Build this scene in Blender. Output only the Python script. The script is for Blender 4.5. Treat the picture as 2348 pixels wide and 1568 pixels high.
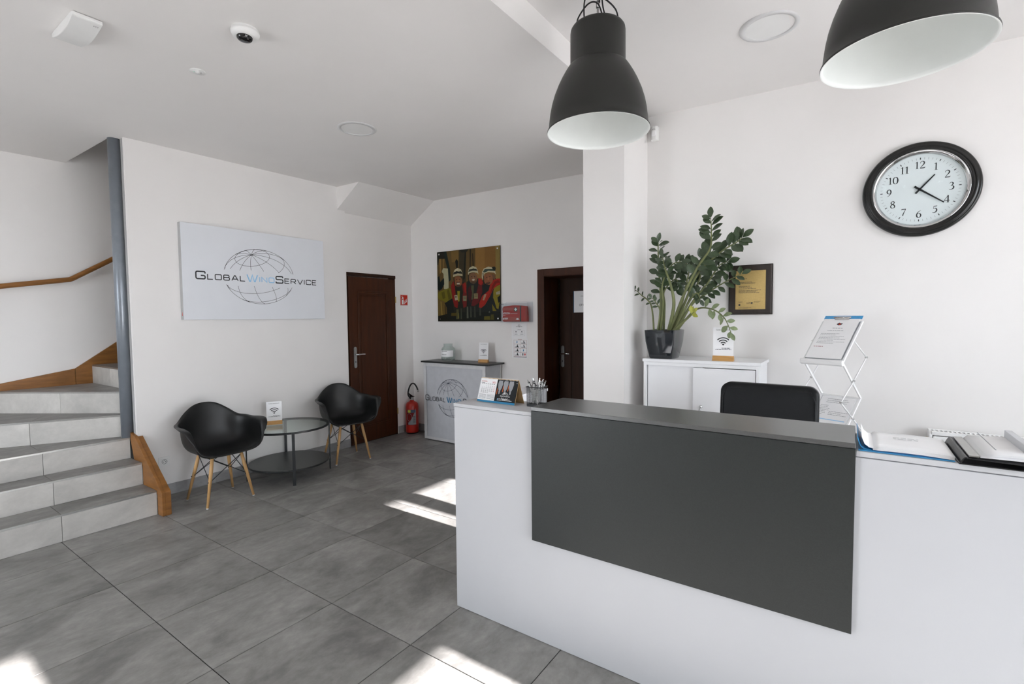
import bpy, bmesh, math, random
from mathutils import Vector, Matrix
random.seed(7)
for o in list(bpy.data.objects): bpy.data.objects.remove(o)
scene = bpy.context.scene
COL = scene.collection
PI = math.pi

# ------------------------------------------------------------------ camera
cam_d = bpy.data.cameras.new('camera'); cam = bpy.data.objects.new('camera', cam_d); COL.objects.link(cam)
yaw, pitch, roll = 0.60528472, 0.04917882, -0.00930063
cy, sy, cp, sp = math.cos(yaw), math.sin(yaw), math.cos(pitch), math.sin(pitch)
fwd = Vector((-sy*cp, cy*cp, -sp)); rgt = Vector((cy, sy, 0)); up = rgt.cross(fwd)
r2 = math.cos(roll)*rgt + math.sin(roll)*up; u2 = -math.sin(roll)*rgt + math.cos(roll)*up
cam.matrix_world = Matrix(((r2.x, u2.x, -fwd.x, 0), (r2.y, u2.y, -fwd.y, 0), (r2.z, u2.z, -fwd.z, 1.53), (0, 0, 0, 1)))
cam_d.sensor_width = 36; cam_d.lens = 1123.7*36/2348; cam_d.clip_start = 0.02
scene.camera = cam
scene.view_settings.view_transform = 'Standard'; scene.view_settings.look = 'None'
scene.view_settings.gamma = 1; scene.view_settings.use_curve_mapping = False
scene.view_settings.exposure = 0.13
scene.cycles.diffuse_bounces = 8; scene.cycles.max_bounces = 14; scene.cycles.transparent_max_bounces = 16

# ------------------------------------------------------------------ daylight
SKY, SUN = 11.0, 40.0
w = bpy.data.worlds.new('sky'); scene.world = w; w.use_nodes = True
w.node_tree.nodes['Background'].inputs[0].default_value = (0.885, 0.912, 1.0, 1)
w.node_tree.nodes['Background'].inputs[1].default_value = SKY
sd = bpy.data.lights.new('sun', 'SUN'); sd.energy = SUN; sd.angle = 0.0093; sd.color = (1.0, 0.93, 0.945)
sun = bpy.data.objects.new('sun', sd); COL.objects.link(sun)
sun.rotation_euler = Vector((-1, 0, -0.45)).to_track_quat('-Z', 'Y').to_euler()

XW, YF, YB = 2.8, -2.6, 4.76          # right wall, front (street) wall, back wall
def portal(name, loc, rot, sx, sy_):
    d = bpy.data.lights.new(name, 'AREA'); d.shape = 'RECTANGLE'; d.size = sx; d.size_y = sy_
    d.cycles.is_portal = True
    o = bpy.data.objects.new(name, d); COL.objects.link(o); o.location = loc; o.rotation_euler = rot
portal('front_window_portal', (-3.9, YF-0.16, 1.4), (PI/2, 0, 0), 1.7, 2.3)
portal('right_window_portal', (XW+0.26, 1.53, 1.56), (0, PI/2, 0), 2.55, 4.0)

# ------------------------------------------------------------------ materials
def mat(name, col, rough=0.5, metal=0.0, noise=0.0, nscale=8.0, bump=0.0, bscale=60.0, spec=0.5, stretch=None, coat=0.0):
    m = bpy.data.materials.new(name); m.use_nodes = True
    nt = m.node_tree; b = nt.nodes['Principled BSDF']
    b.inputs['Roughness'].default_value = rough; b.inputs['Metallic'].default_value = metal
    b.inputs['Specular IOR Level'].default_value = spec
    b.inputs['Coat Weight'].default_value = coat
    tc = nt.nodes.new('ShaderNodeTexCoord'); mp = nt.nodes.new('ShaderNodeMapping')
    nt.links.new(tc.outputs['Object'], mp.inputs[0])
    if stretch: mp.inputs['Scale'].default_value = stretch
    n = nt.nodes.new('ShaderNodeTexNoise'); n.inputs['Scale'].default_value = nscale; n.inputs['Detail'].default_value = 5
    nt.links.new(mp.outputs[0], n.inputs['Vector'])
    r = nt.nodes.new('ShaderNodeValToRGB'); k = noise
    r.color_ramp.elements[0].position = 0.3; r.color_ramp.elements[1].position = 0.7
    r.color_ramp.elements[0].color = (*[c*(1-k) for c in col], 1); r.color_ramp.elements[1].color = (*[min(1, c*(1+k)) for c in col], 1)
    nt.links.new(n.outputs['Fac'], r.inputs[0]); nt.links.new(r.outputs[0], b.inputs['Base Color'])
    if bump:
        n2 = nt.nodes.new('ShaderNodeTexNoise'); n2.inputs['Scale'].default_value = bscale; n2.inputs['Detail'].default_value = 3
        nt.links.new(mp.outputs[0], n2.inputs['Vector'])
        bp = nt.nodes.new('ShaderNodeBump'); bp.inputs['Strength'].default_value = bump; bp.inputs['Distance'].default_value = 0.002
        nt.links.new(n2.outputs['Fac'], bp.inputs['Height']); nt.links.new(bp.outputs[0], b.inputs['Normal'])
    return m
def S(r, g, b):  # sRGB 0-255 -> linear
    f = lambda c: (c/255/12.92) if c/255 <= 0.04045 else ((c/255+0.055)/1.055)**2.4
    return (f(r), f(g), f(b))
def ink(name, r, g, b, rough=0.6): return mat('print_'+name, S(r, g, b), rough, 0, 0.03, 30, spec=0.2)
def glass(name, tint=(0.9, 0.94, 0.93), gloss=0.10):
    m = bpy.data.materials.new(name); m.use_nodes = True; nt = m.node_tree; nt.nodes.remove(nt.nodes['Principled BSDF'])
    out = nt.nodes['Material Output']; t = nt.nodes.new('ShaderNodeBsdfTransparent'); t.inputs[0].default_value = (*tint, 1)
    g = nt.nodes.new('ShaderNodeBsdfGlossy'); g.inputs['Roughness'].default_value = 0.02
    lw = nt.nodes.new('ShaderNodeLayerWeight'); lw.inputs[0].default_value = 0.5
    pw = nt.nodes.new('ShaderNodeMath'); pw.operation = 'POWER'; pw.inputs[1].default_value = 4.0; nt.links.new(lw.outputs['Facing'], pw.inputs[0])
    mr = nt.nodes.new('ShaderNodeMapRange'); mr.inputs[3].default_value = gloss*0.25; mr.inputs[4].default_value = min(1, gloss*4)
    nt.links.new(pw.outputs[0], mr.inputs[0])
    mx = nt.nodes.new('ShaderNodeMixShader'); nt.links.new(mr.outputs[0], mx.inputs[0])
    nt.links.new(t.outputs[0], mx.inputs[1]); nt.links.new(g.outputs[0], mx.inputs[2]); nt.links.new(mx.outputs[0], out.inputs[0])
    return m
def tile_mat(name, base, k=1.0, con=1.0):
    m = bpy.data.materials.new(name); m.use_nodes = True; nt = m.node_tree; b = nt.nodes['Principled BSDF']
    tc = nt.nodes.new('ShaderNodeTexCoord'); oi = nt.nodes.new('ShaderNodeObjectInfo')
    mul = nt.nodes.new('ShaderNodeVectorMath'); mul.operation = 'MULTIPLY_ADD'
    nt.links.new(oi.outputs['Random'], mul.inputs[0]); mul.inputs[1].default_value = (37, 53, 17)
    nt.links.new(tc.outputs['Object'], mul.inputs[2])
    mp = nt.nodes.new('ShaderNodeMapping'); mp.inputs['Scale'].default_value = (1.55, 0.95, 1.3); mp.inputs['Rotation'].default_value = (0, 0, -0.18)
    nt.links.new(mul.outputs[0], mp.inputs[0])
    n1 = nt.nodes.new('ShaderNodeTexNoise'); n1.inputs['Scale'].default_value = 2.6; n1.inputs['Detail'].default_value = 6; n1.inputs['Roughness'].default_value = 0.62; n1.inputs['Distortion'].default_value = 0.5
    n2 = nt.nodes.new('ShaderNodeTexNoise'); n2.inputs['Scale'].default_value = 13; n2.inputs['Detail'].default_value = 7; n2.inputs['Roughness'].default_value = 0.7
    nt.links.new(mp.outputs[0], n1.inputs['Vector']); nt.links.new(mp.outputs[0], n2.inputs['Vector'])
    r1 = nt.nodes.new('ShaderNodeValToRGB'); e = r1.color_ramp.elements
    e[0].position = 0.32; e[1].position = 0.72
    e[0].color = (*[c*(1-.36*con)*k for c in base], 1); e[1].color = (*[c*(1+.36*con)*k for c in base], 1)
    nt.links.new(n1.outputs['Fac'], r1.inputs[0])
    r2_ = nt.nodes.new('ShaderNodeValToRGB'); e = r2_.color_ramp.elements
    e[0].position = 0.35; e[1].position = 0.75; e[0].color = (1-.20*con, 1-.20*con, 1-.20*con, 1); e[1].color = (1+.18*con, 1+.18*con, 1+.17*con, 1)
    nt.links.new(n2.outputs['Fac'], r2_.inputs[0])
    mx = nt.nodes.new('ShaderNodeMix'); mx.data_type = 'RGBA'; mx.blend_type = 'MULTIPLY'; mx.inputs[0].default_value = 1
    nt.links.new(r1.outputs[0], mx.inputs[6]); nt.links.new(r2_.outputs[0], mx.inputs[7])
    hs = nt.nodes.new('ShaderNodeMix'); hs.data_type = 'RGBA'; hs.blend_type = 'MULTIPLY'; hs.inputs[0].default_value = 1
    mr = nt.nodes.new('ShaderNodeMapRange'); mr.inputs[3].default_value = 0.88; mr.inputs[4].default_value = 1.10
    nt.links.new(oi.outputs['Random'], mr.inputs[0]); nt.links.new(mx.outputs[2], hs.inputs[6]); nt.links.new(mr.outputs[0], hs.inputs[7])
    nt.links.new(hs.outputs[2], b.inputs['Base Color'])
    b.inputs['Roughness'].default_value = 0.42; b.inputs['Specular IOR Level'].default_value = 0.4
    n3 = nt.nodes.new('ShaderNodeTexNoise'); n3.inputs['Scale'].default_value = 90; nt.links.new(tc.outputs['Object'], n3.inputs['Vector'])
    bp = nt.nodes.new('ShaderNodeBump'); bp.inputs['Strength'].default_value = 0.15; bp.inputs['Distance'].default_value = 0.002
    nt.links.new(n3.outputs['Fac'], bp.inputs['Height']); nt.links.new(bp.outputs[0], b.inputs['Normal'])
    return m
M_ = {}
M_['wall'] = mat('white_wall_paint', (0.80, 0.782, 0.769), 0.85, 0, 0.012, 3, 0.12, 220, 0.2)
M_['ceil'] = mat('white_ceiling_paint', (0.80, 0.782, 0.769), 0.9, 0, 0.012, 2, 0.10, 220, 0.15)
M_['tile'] = tile_mat('grey_stone_tile', (0.245, 0.237, 0.227), 1.0, 0.95)
M_['rtile'] = tile_mat('light_stone_riser_tile', (0.50, 0.485, 0.46), 1.0, 0.4)
M_['btile'] = tile_mat('baseboard_stone_tile', (0.34, 0.34, 0.345), 1.0, 0.6)
M_['grout'] = mat('dark_grout', S(38, 36, 33), 0.9, 0, 0.1, 40)
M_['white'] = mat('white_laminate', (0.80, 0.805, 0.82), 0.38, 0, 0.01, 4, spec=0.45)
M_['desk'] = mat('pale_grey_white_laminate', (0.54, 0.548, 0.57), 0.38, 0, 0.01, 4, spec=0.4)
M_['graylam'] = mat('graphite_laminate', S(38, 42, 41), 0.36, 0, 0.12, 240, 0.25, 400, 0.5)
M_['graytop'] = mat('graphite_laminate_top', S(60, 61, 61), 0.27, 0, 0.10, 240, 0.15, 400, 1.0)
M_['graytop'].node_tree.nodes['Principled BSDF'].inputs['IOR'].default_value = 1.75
M_['blackpl'] = mat('black_matt_plastic', S(17, 18, 18), 0.42, 0, 0.05, 20, 0.2, 500, 0.45)
M_['beech'] = mat('pale_beech_wood', S(190, 150, 100), 0.5, 0, 0.22, 5, 0.1, 60, 0.4, (8, 8, 0.8))
M_['oak'] = mat('golden_oak_wood', S(136, 90, 42), 0.45, 0, 0.22, 6, 0.12, 70, 0.4, (1, 1, 6))
M_['oakx'] = mat('oak_holder_wood', S(190, 145, 88), 0.5, 0, 0.15, 12, 0.1, 90, 0.4, (1, 8, 8))
M_['mahog'] = mat('mahogany_door_wood', S(62, 31, 12), 0.5, 0, 0.25, 5, 0.15, 60, 0.25, (5, 5, 0.5))
M_['mahogd'] = mat('dark_mahogany_wood', S(44, 24, 12), 0.55, 0, 0.25, 5, 0.15, 60, 0.2, (5, 5, 0.5))
M_['blacksteel'] = mat('black_steel', S(30, 32, 34), 0.4, 0.2, 0.05, 30)
M_['blackglass'] = mat('black_shelf', S(34, 36, 36), 0.35, 0, 0.05, 30, spec=0.6)
M_['steel'] = mat('brushed_steel', S(175, 175, 172), 0.3, 1.0, 0.05, 60)
M_['chrome'] = mat('polished_chrome', S(205, 205, 205), 0.08, 1.0, 0.02, 10)
M_['brass'] = mat('satin_brass', S(190, 165, 110), 0.3, 1.0, 0.05, 30)
M_['alu'] = mat('painted_grey_pipe', S(128, 134, 142), 0.35, 0.3, 0.06, 14, 0.05, 60, 0.5)
M_['lampdark'] = mat('dark_olive_lamp_enamel', S(20, 21, 18), 0.42, 0.0, 0.05, 30, 0.12, 500, 0.5)
M_['lampwhite'] = mat('white_lamp_inside', (0.78, 0.80, 0.78), 0.45, 0, 0.02, 10)
M_['whitepl'] = mat('white_plastic', (0.78, 0.78, 0.77), 0.4, 0, 0.01, 10)
M_['whitemetal'] = mat('white_enamel_metal', (0.82, 0.82, 0.82), 0.35, 0, 0.01, 10)
M_['paper'] = mat('white_paper', (0.84, 0.84, 0.85), 0.7, 0, 0.01, 12, spec=0.2)
M_['panel'] = mat('white_sign_panel', (0.74, 0.76, 0.80), 0.45, 0, 0.01, 6, spec=0.3)
M_['paneledge'] = mat('grey_sign_edge', (0.40, 0.40, 0.40), 0.6, 0, 0.01, 6)
M_['fabric'] = mat('white_polyester_banner', (0.52, 0.53, 0.56), 0.8, 0, 0.04, 14, 0.2, 300, 0.2)
M_['red'] = mat('fire_red_paint', S(178, 34, 20), 0.3, 0, 0.06, 20, spec=0.6)
M_['redfab'] = mat('red_nylon_pouch', S(165, 28, 18), 0.7, 0, 0.12, 30, 0.3, 200, 0.3)
M_['rubber'] = mat('black_rubber', S(20, 20, 20), 0.6, 0, 0.05, 30)
M_['leather'] = mat('black_leatherette', S(9, 12, 14), 0.45, 0, 0.10, 60, 0.4, 350, 0.28)
M_['pot'] = mat('glossy_anthracite_pot', S(30, 34, 38), 0.08, 0, 0.05, 20, spec=0.7, coat=0.5)
M_['soil'] = mat('dark_soil', S(50, 36, 26), 0.95, 0, 0.4, 60, 0.6, 80)
M_['leaf'] = mat('dark_green_leaf', S(60, 76, 52), 0.28, 0, 0.25, 9, 0.15, 40, 0.55)
M_['leafl'] = mat('pale_green_leaf', S(128, 142, 104), 0.35, 0, 0.2, 9, 0.1, 40, 0.5)
M_['leafy'] = mat('yellow_green_leaf', S(170, 172, 78), 0.4, 0, 0.2, 9)
M_['stem'] = mat('olive_green_stem', S(104, 110, 68), 0.5, 0, 0.25, 12)
M_['frame'] = mat('dark_walnut_plaque', S(42, 33, 28), 0.35, 0, 0.3, 9, 0.1, 90, 0.5, (8, 8, 1))
M_['gold'] = mat('brushed_gold_plate', S(196, 168, 108), 0.42, 0.55, 0.05, 90)
M_['bin'] = mat('black_binder_cover', S(24, 24, 26), 0.35, 0, 0.05, 30)
M_['blue'] = mat('blue_translucent_plastic', S(62, 150, 205), 0.25, 0, 0.08, 30, spec=0.6)
M_['kraft'] = mat('kraft_cardboard', S(196, 164, 116), 0.8, 0, 0.06, 40)
M_['clockblack'] = mat('glossy_black_clock_rim', S(11, 12, 11), 0.2, 0, 0.04, 20, spec=0.5)
M_['dial'] = mat('white_clock_dial', (0.74, 0.78, 0.79), 0.6, 0, 0.01, 8, spec=0.2)
M_['pinkgrey'] = mat('exterior_paving', (0.45, 0.44, 0.43), 0.9, 0, 0.1, 1)
M_['glass'] = glass('clear_table_glass', (0.90, 0.95, 0.93), 0.16)
M_['clear'] = glass('clear_acrylic', (0.95, 0.96, 0.97), 0.12)
M_['pane'] = glass('window_glass', (0.96, 0.98, 0.97), 0.04)
M_['lens'] = mat('dark_lens', S(8, 9, 10), 0.05, 0, 0.02, 10, spec=0.8)
K = dict(black=ink('black', 34, 36, 38), grey=ink('grey', 96, 98, 100), dgrey=ink('dark_grey', 58, 60, 62), lgrey=ink('light_grey', 150, 152, 156), white=ink('white', 225, 225, 225),
         sky=ink('light_blue', 158, 205, 238), blue=ink('blue', 52, 128, 170), red=ink('red', 190, 44, 26), green=ink('green', 24, 66, 52), dred=ink('dull_red', 150, 70, 66),
         navy=ink('line_navy', 70, 76, 92))

# ------------------------------------------------------------------ mesh kit
WM = {}
def bind(o, parent, local=None):
    if parent is not None: o.parent = parent
def empty(name, loc, rz=0.0, **kw):
    o = bpy.data.objects.new(name, None); COL.objects.link(o); o.empty_display_size = 0.1
    o.location = loc; o.rotation_euler = (0, 0, rz)
    WM[o.name] = Matrix.Translation(loc) @ Matrix.Rotation(rz, 4, 'Z')
    tag(o, **kw); return o
def tag(o, label=None, category=None, group=None, kind=None):
    if label: o['label'] = label
    if category: o['category'] = category
    if group: o['group'] = group
    if kind: o['kind'] = kind
    return o
class MB:
    """collects shapes, then becomes one mesh object"""
    def __init__(s): s.v = []; s.f = []
    def add(s, vs, fs):
        n = len(s.v); s.v += [tuple(p) for p in vs]; s.f += [tuple(i+n for i in f) for f in fs]; return s
    def box(s, x0, x1, y0, y1, z0, z1):
        v = [(x, y, z) for z in (z0, z1) for y in (y0, y1) for x in (x0, x1)]
        return s.add(v, [(0, 2, 3, 1), (4, 5, 7, 6), (0, 1, 5, 4), (2, 6, 7, 3), (0, 4, 6, 2), (1, 3, 7, 5)])
    def obox(s, c, ax, ay, az, hx, hy, hz):
        c = Vector(c); ax = Vector(ax).normalized(); ay = Vector(ay).normalized(); az = Vector(az).normalized()
        v = [c + ax*hx*i + ay*hy*j + az*hz*k for k in (-1, 1) for j in (-1, 1) for i in (-1, 1)]
        return s.add(v, [(0, 2, 3, 1), (4, 5, 7, 6), (0, 1, 5, 4), (2, 6, 7, 3), (0, 4, 6, 2), (1, 3, 7, 5)])
    def prism(s, poly, z0, z1):
        n = len(poly); v = [(p[0], p[1], z0) for p in poly] + [(p[0], p[1], z1) for p in poly]
        return s.add(v, [tuple(range(n-1, -1, -1)), tuple(range(n, 2*n))] + [(i, (i+1) % n, n+(i+1) % n, n+i) for i in range(n)])
    def extr(s, pts, d):     # 3D polygon pushed along vector d
        n = len(pts); d = Vector(d); v = [Vector(p) for p in pts] + [Vector(p)+d for p in pts]
        return s.add(v, [tuple(range(n-1, -1, -1)), tuple(range(n, 2*n))] + [(i, (i+1) % n, n+(i+1) % n, n+i) for i in range(n)])
    def tube(s, pts, r, seg=10, cap=True):
        pts = [Vector(p) for p in pts]; n = len(pts); rr = r if isinstance(r, (list, tuple)) else [r]*n
        base = len(s.v); ref = None
        for i, p in enumerate(pts):
            t = (pts[min(i+1, n-1)] - pts[max(i-1, 0)]).normalized()
            if ref is None: ref = t.orthogonal().normalized()
            ref = (ref - t*ref.dot(t)).normalized(); b = t.cross(ref)
            for k in range(seg):
                a = 2*PI*k/seg; s.v.append(tuple(p + (ref*math.cos(a) + b*math.sin(a))*rr[i]))
        for i in range(n-1):
            for k in range(seg):
                a = base+i*seg+k; b_ = base+i*seg+(k+1) % seg
                s.f.append((a, b_, b_+seg, a+seg))
        if cap: s.f.append(tuple(base+k for k in range(seg-1, -1, -1))); s.f.append(tuple(base+(n-1)*seg+k for k in range(seg)))
        return s
    def lathe(s, prof, c=(0, 0, 0), seg=48, axis='z', closed=False):
        base = len(s.v); n = len(prof)
        for r, h in prof:
            for k in range(seg):
                a = 2*PI*k/seg; x, y = r*math.cos(a), r*math.sin(a)
                s.v.append((c[0]+x, c[1]+y, c[2]+h) if axis == 'z' else ((c[0]+x, c[1]-h, c[2]+y) if axis == 'y' else (c[0]+h, c[1]+x, c[2]+y)))
        m = n if closed else n-1
        for i in range(m):
            for k in range(seg):
                a = base+i*seg+k; b = base+i*seg+(k+1) % seg; j = ((i+1) % n - i)*seg
                s.f.append((a, b, b+j, a+j))
        return s
    def grid(s, fn, nu, nv, cu=False):
        base = len(s.v)
        for j in range(nv+1):
            for i in range(nu+(0 if cu else 1)): s.v.append(tuple(fn(i/nu, j/nv)))
        w_ = nu if cu else nu+1
        for j in range(nv):
            for i in range(nu):
                a = base+j*w_+i; b = base+j*w_+(i+1) % w_ if cu else a+1
                s.f.append((a, b, b+w_, a+w_))
        return s
    def obj(s, name, m, parent=None, smooth=False, bevel=0.0, bseg=2, local=False, auto=None, merge=False, solid=0.0, subsurf=0, kind=None):
        me = bpy.data.meshes.new(name)
        vs = s.v
        if parent is not None and not local:
            inv = WM.get(parent.name, Matrix()).inverted(); vs = [tuple(inv @ Vector(p)) for p in vs]
        me.from_pydata(vs, [], s.f); me.materials.append(m)
        bm = bmesh.new(); bm.from_mesh(me)
        if merge: bmesh.ops.remove_doubles(bm, verts=bm.verts, dist=1e-5)
        bmesh.ops.recalc_face_normals(bm, faces=bm.faces); bm.to_mesh(me); bm.free()
        o = bpy.data.objects.new(name, me); COL.objects.link(o)
        if parent is not None: o.parent = parent; WM[o.name] = WM.get(parent.name, Matrix())
        else: WM[o.name] = Matrix()
        if solid: q = o.modifiers.new('solid', 'SOLIDIFY'); q.thickness = solid; q.offset = 0
        if bevel: q = o.modifiers.new('bevel', 'BEVEL'); q.width = bevel; q.segments = bseg; q.limit_method = 'ANGLE'; q.angle_limit = 0.6
        if subsurf: q = o.modifiers.new('sub', 'SUBSURF'); q.levels = subsurf; q.render_levels = subsurf
        if smooth or auto:
            me.shade_smooth() if auto is None else me.set_sharp_from_angle(angle=auto)
            if auto is not None:
                for p in me.polygons: p.use_smooth = True
        if kind: o['kind'] = kind
        return o
def spline(pts, n=6, closed=False):
    P = [Vector(p) for p in pts]; out = []; N = len(P)
    rng = N if closed else N-1
    for i in range(rng):
        if closed: a, b, c, d = P[i-1], P[i], P[(i+1) % N], P[(i+2) % N]
        else: a, b, c, d = P[max(i-1, 0)], P[i], P[i+1], P[min(i+2, N-1)]
        for k in range(n):
            t = k/n; out.append(0.5*((2*b) + (c-a)*t + (2*a-5*b+4*c-d)*t*t + (3*b-a-3*c+d)*t**3))
    if not closed: out.append(P[-1])
    return out
def copytree(o, parent=None):
    c = o.copy(); COL.objects.link(c); c.parent = parent
    WM[c.name] = WM.get(o.name, Matrix())
    for ch in list(o.children): copytree(ch, c)
    return c
class Fr:
    """a flat printed surface: origin, right and up vectors"""
    def __init__(s, o, u, v): s.o = Vector(o); s.u = Vector(u); s.v = Vector(v); s.n = s.u.cross(s.v).normalized()
    def p(s, a, b, off=0.0006): return s.o + s.u*a + s.v*b + s.n*off
    def poly(s, mb, pts, off=0.0006):
        mb.add([s.p(a, b, off) for a, b in pts], [tuple(range(len(pts)))]); return mb
    def rect(s, mb, a0, b0, a1, b1, off=0.0006): return s.poly(mb, [(a0, b0), (a1, b0), (a1, b1), (a0, b1)], off)
    def ell(s, mb, a, b, ra, rb, off=0.0006, n=20, a0=0, a1=2*PI): return s.poly(mb, [(a+ra*math.cos(a0+(a1-a0)*i/n), b+rb*math.sin(a0+(a1-a0)*i/n)) for i in range(n)], off)
    def ribbon(s, mb, pts, wd, off=0.0006, closed=False):
        P = [Vector(q) for q in pts]; n = len(P); W = wd if isinstance(wd, (list, tuple)) else [wd]*n
        L = []
        for i in range(n):
            a = P[i-1] if (i > 0 or closed) else None; c = P[(i+1) % n] if (i < n-1 or closed) else None; b = P[i]
            d1 = (b-a).normalized() if a is not None and (b-a).length > 1e-9 else None; d2 = (c-b).normalized() if c is not None and (c-b).length > 1e-9 else None
            if d1 is None: d1 = d2
            if d2 is None: d2 = d1
            n1 = Vector((-d1.y, d1.x)); n2 = Vector((-d2.y, d2.x)); m = n1+n2
            if m.length < 1e-6: m = n1
            m.normalize(); k = W[i]/2/max(0.5, m.dot(n1)); L.append((b+m*k, b-m*k))
        v = []
        for x, y in L: v += [s.p(x.x, x.y, off), s.p(y.x, y.y, off)]
        mb.add(v, [(2*i, 2*i+1, (2*i+3) % (2*n), (2*i+2) % (2*n)) for i in range(n if closed else n-1)]); return mb
    def text(s, mb, txt, a, b, h, off=0.0006, align='LEFT', bold=0.0, sx=1.0):
        c = bpy.data.curves.new('t', 'FONT'); c.body = txt; c.size = 1; c.align_x = align; c.resolution_u = 3; c.offset = bold
        o = bpy.data.objects.new('t', c); me = bpy.data.meshes.new_from_object(o)
        k = h/0.73
        mb.add([s.p(a+q.co.x*k*sx, b+q.co.y*k, off) for q in me.vertices], [tuple(p.vertices) for p in me.polygons])
        bpy.data.objects.remove(o); bpy.data.curves.remove(c); bpy.data.meshes.remove(me); return mb
def rounded(pts, r=0.16, closed=False, n=4):
    P = [Vector(p) for p in pts]; N = len(P); out = []
    for i in range(N):
        if not closed and i in (0, N-1): out.append(P[i]); continue
        a, b, c = P[i-1], P[i], P[(i+1) % N]; q = min(r, (a-b).length*0.45, (c-b).length*0.45)
        s_ = b+(a-b).normalized()*q; e = b+(c-b).normalized()*q
        for k in range(n+1): t = k/n; out.append(s_*(1-t)**2 + b*2*t*(1-t) + e*t*t)
    return out
WIDE = {  # wide squared capitals, unit height
 'G': (1.12, [([(1.1, .74), (1.1, 1), (0, 1), (0, 0), (1.1, 0), (1.1, .46), (.58, .46)], 0)]),
 'L': (.92, [([(0, 1), (0, 0), (.9, 0)], 0)]), 'O': (1.12, [([(0, 0), (1.1, 0), (1.1, 1), (0, 1)], 1)]),
 'B': (1.08, [([(0, .5), (0, 1), (.98, 1), (.98, .53), (0, .53)], 0), ([(0, .53), (1.06, .53), (1.06, 0), (0, 0), (0, .6)], 0)]),
 'A': (1.2, [([(0, 0), (.52, 1), (.66, 1), (1.18, 0)], 0), ([(.2, .3), (.98, .3)], 0)]),
 'W': (1.5, [([(0, 1), (.36, 0), (.46, 0), (.74, .95), (1.02, 0), (1.12, 0), (1.48, 1)], 0)]),
 'I': (.05, [([(0, 0), (0, 1)], 0)]), 'N': (1.08, [([(0, 0), (0, 1), (1.02, 0), (1.02, 1)], 0)]),
 'D': (1.1, [([(0, 0), (1.08, 0), (1.08, 1), (0, 1)], 1)]), 'C': (1.06, [([(1.04, .76), (1.04, 1), (0, 1), (0, 0), (1.04, 0), (1.04, .24)], 0)]),
 'S': (1.08, [([(1.04, .78), (1.04, 1), (0, 1), (0, .53), (1.06, .53), (1.06, 0), (0, 0), (0, .22)], 0)]),
 'E': (.98, [([(.96, 1), (0, 1), (0, 0), (.96, 0)], 0), ([(0, .52), (.86, .52)], 0)]),
 'R': (1.1, [([(0, 0), (0, 1), (1.04, 1), (1.04, .42), (0, .42)], 0), ([(.6, .42), (1.1, 0)], 0)]),
 'V': (1.2, [([(0, 1), (.54, 0), (.64, 0), (1.18, 1)], 0)]), 'F': (.98, [([(.96, 1), (0, 1), (0, 0)], 0), ([(0, .5), (.84, .5)], 0)]),
}
SHARP = 'AWVNLFE'
def wide_word(fr, mbs, spec, a, b, width, off=0.0008):
    """spec: list of (letter, height, stroke, key); letters set along a, scaled to the wanted width"""
    gap = 0.40; tot = sum(WIDE[c][0]*h + gap*h0 for c, h, st, k, h0 in spec) - gap*spec[-1][4]
    sx = width/tot; x = a
    for c, h, st, k, h0 in spec:
        for pts, cl in WIDE[c][1]:
            q = [(x+px*h*sx, b+py*h) for px, py in pts]
            if c not in SHARP: q = rounded(q, h*0.22, bool(cl))
            fr.ribbon(mbs[k], q, st, off, bool(cl))
        x += (WIDE[c][0]*h + gap*h0)*sx
def globe(fr, mb, a, b, ra, rb, lw, cut0, cut1, off=0.0007, amin=None, amax=None):
    ax = Vector((-0.245, 0.775, 0.583)).normalized(); e1 = ax.cross(Vector((0, 0, 1))).normalized(); e2 = ax.cross(e1)
    lines = [[(math.cos(t*2*PI/72), math.sin(t*2*PI/72), 1) for t in range(73)]]
    for lat in (60, 30, 0, -30):
        la = math.radians(lat); lines.append([tuple(ax*math.sin(la) + (e1*math.cos(t*PI/36)+e2*math.sin(t*PI/36))*math.cos(la)) for t in range(73)])
    for k in range(12):
        lo = math.radians(30*k+12); lines.append([tuple(ax*math.sin(p*PI/60-PI/2+0.0) + (e1*math.cos(lo)+e2*math.sin(lo))*math.cos(p*PI/60-PI/2)) for p in range(0, 61)])
    for L in lines:
        run = []
        for q in L + [None]:
            ok = q is not None and q[2] > -0.02 and not (cut0 < q[1] < cut1)
            if ok: run.append((a+q[0]*ra, b+q[1]*rb))
            else:
                if len(run) > 1: fr.ribbon(mb, run, lw, off)
                run = []
def wifi(fr, mb, a, b, s, off=0.0008):
    for r in (1.0, 0.70, 0.40):
        pts = [(a+s*r*math.cos(t), b+s*r*math.sin(t)) for t in [math.radians(45+90*i/14) for i in range(15)]]
        fr.ribbon(mb, pts, s*0.125, off)
    fr.poly(mb, [(a, b-s*.02), (a+s*.15, b+s*.14), (a+s*.07, b+s*.22), (a-s*.07, b+s*.22), (a-s*.15, b+s*.14)], off)
def lines_of_text(fr, mb, a0, a1, b0, n, dy, h, rnd, off=0.0008, fill=(0.5, 1.0)):
    """rows of word-like dashes too small to read"""
    for i in range(n):
        x = a0; end = a0+(a1-a0)*rnd.uniform(*fill)
        while x < end:
            wd = rnd.uniform(1.5, 5)*h; fr.rect(mb, x, b0-i*dy, min(x+wd, end), b0-i*dy+h, off); x += wd+h*0.8
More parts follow.
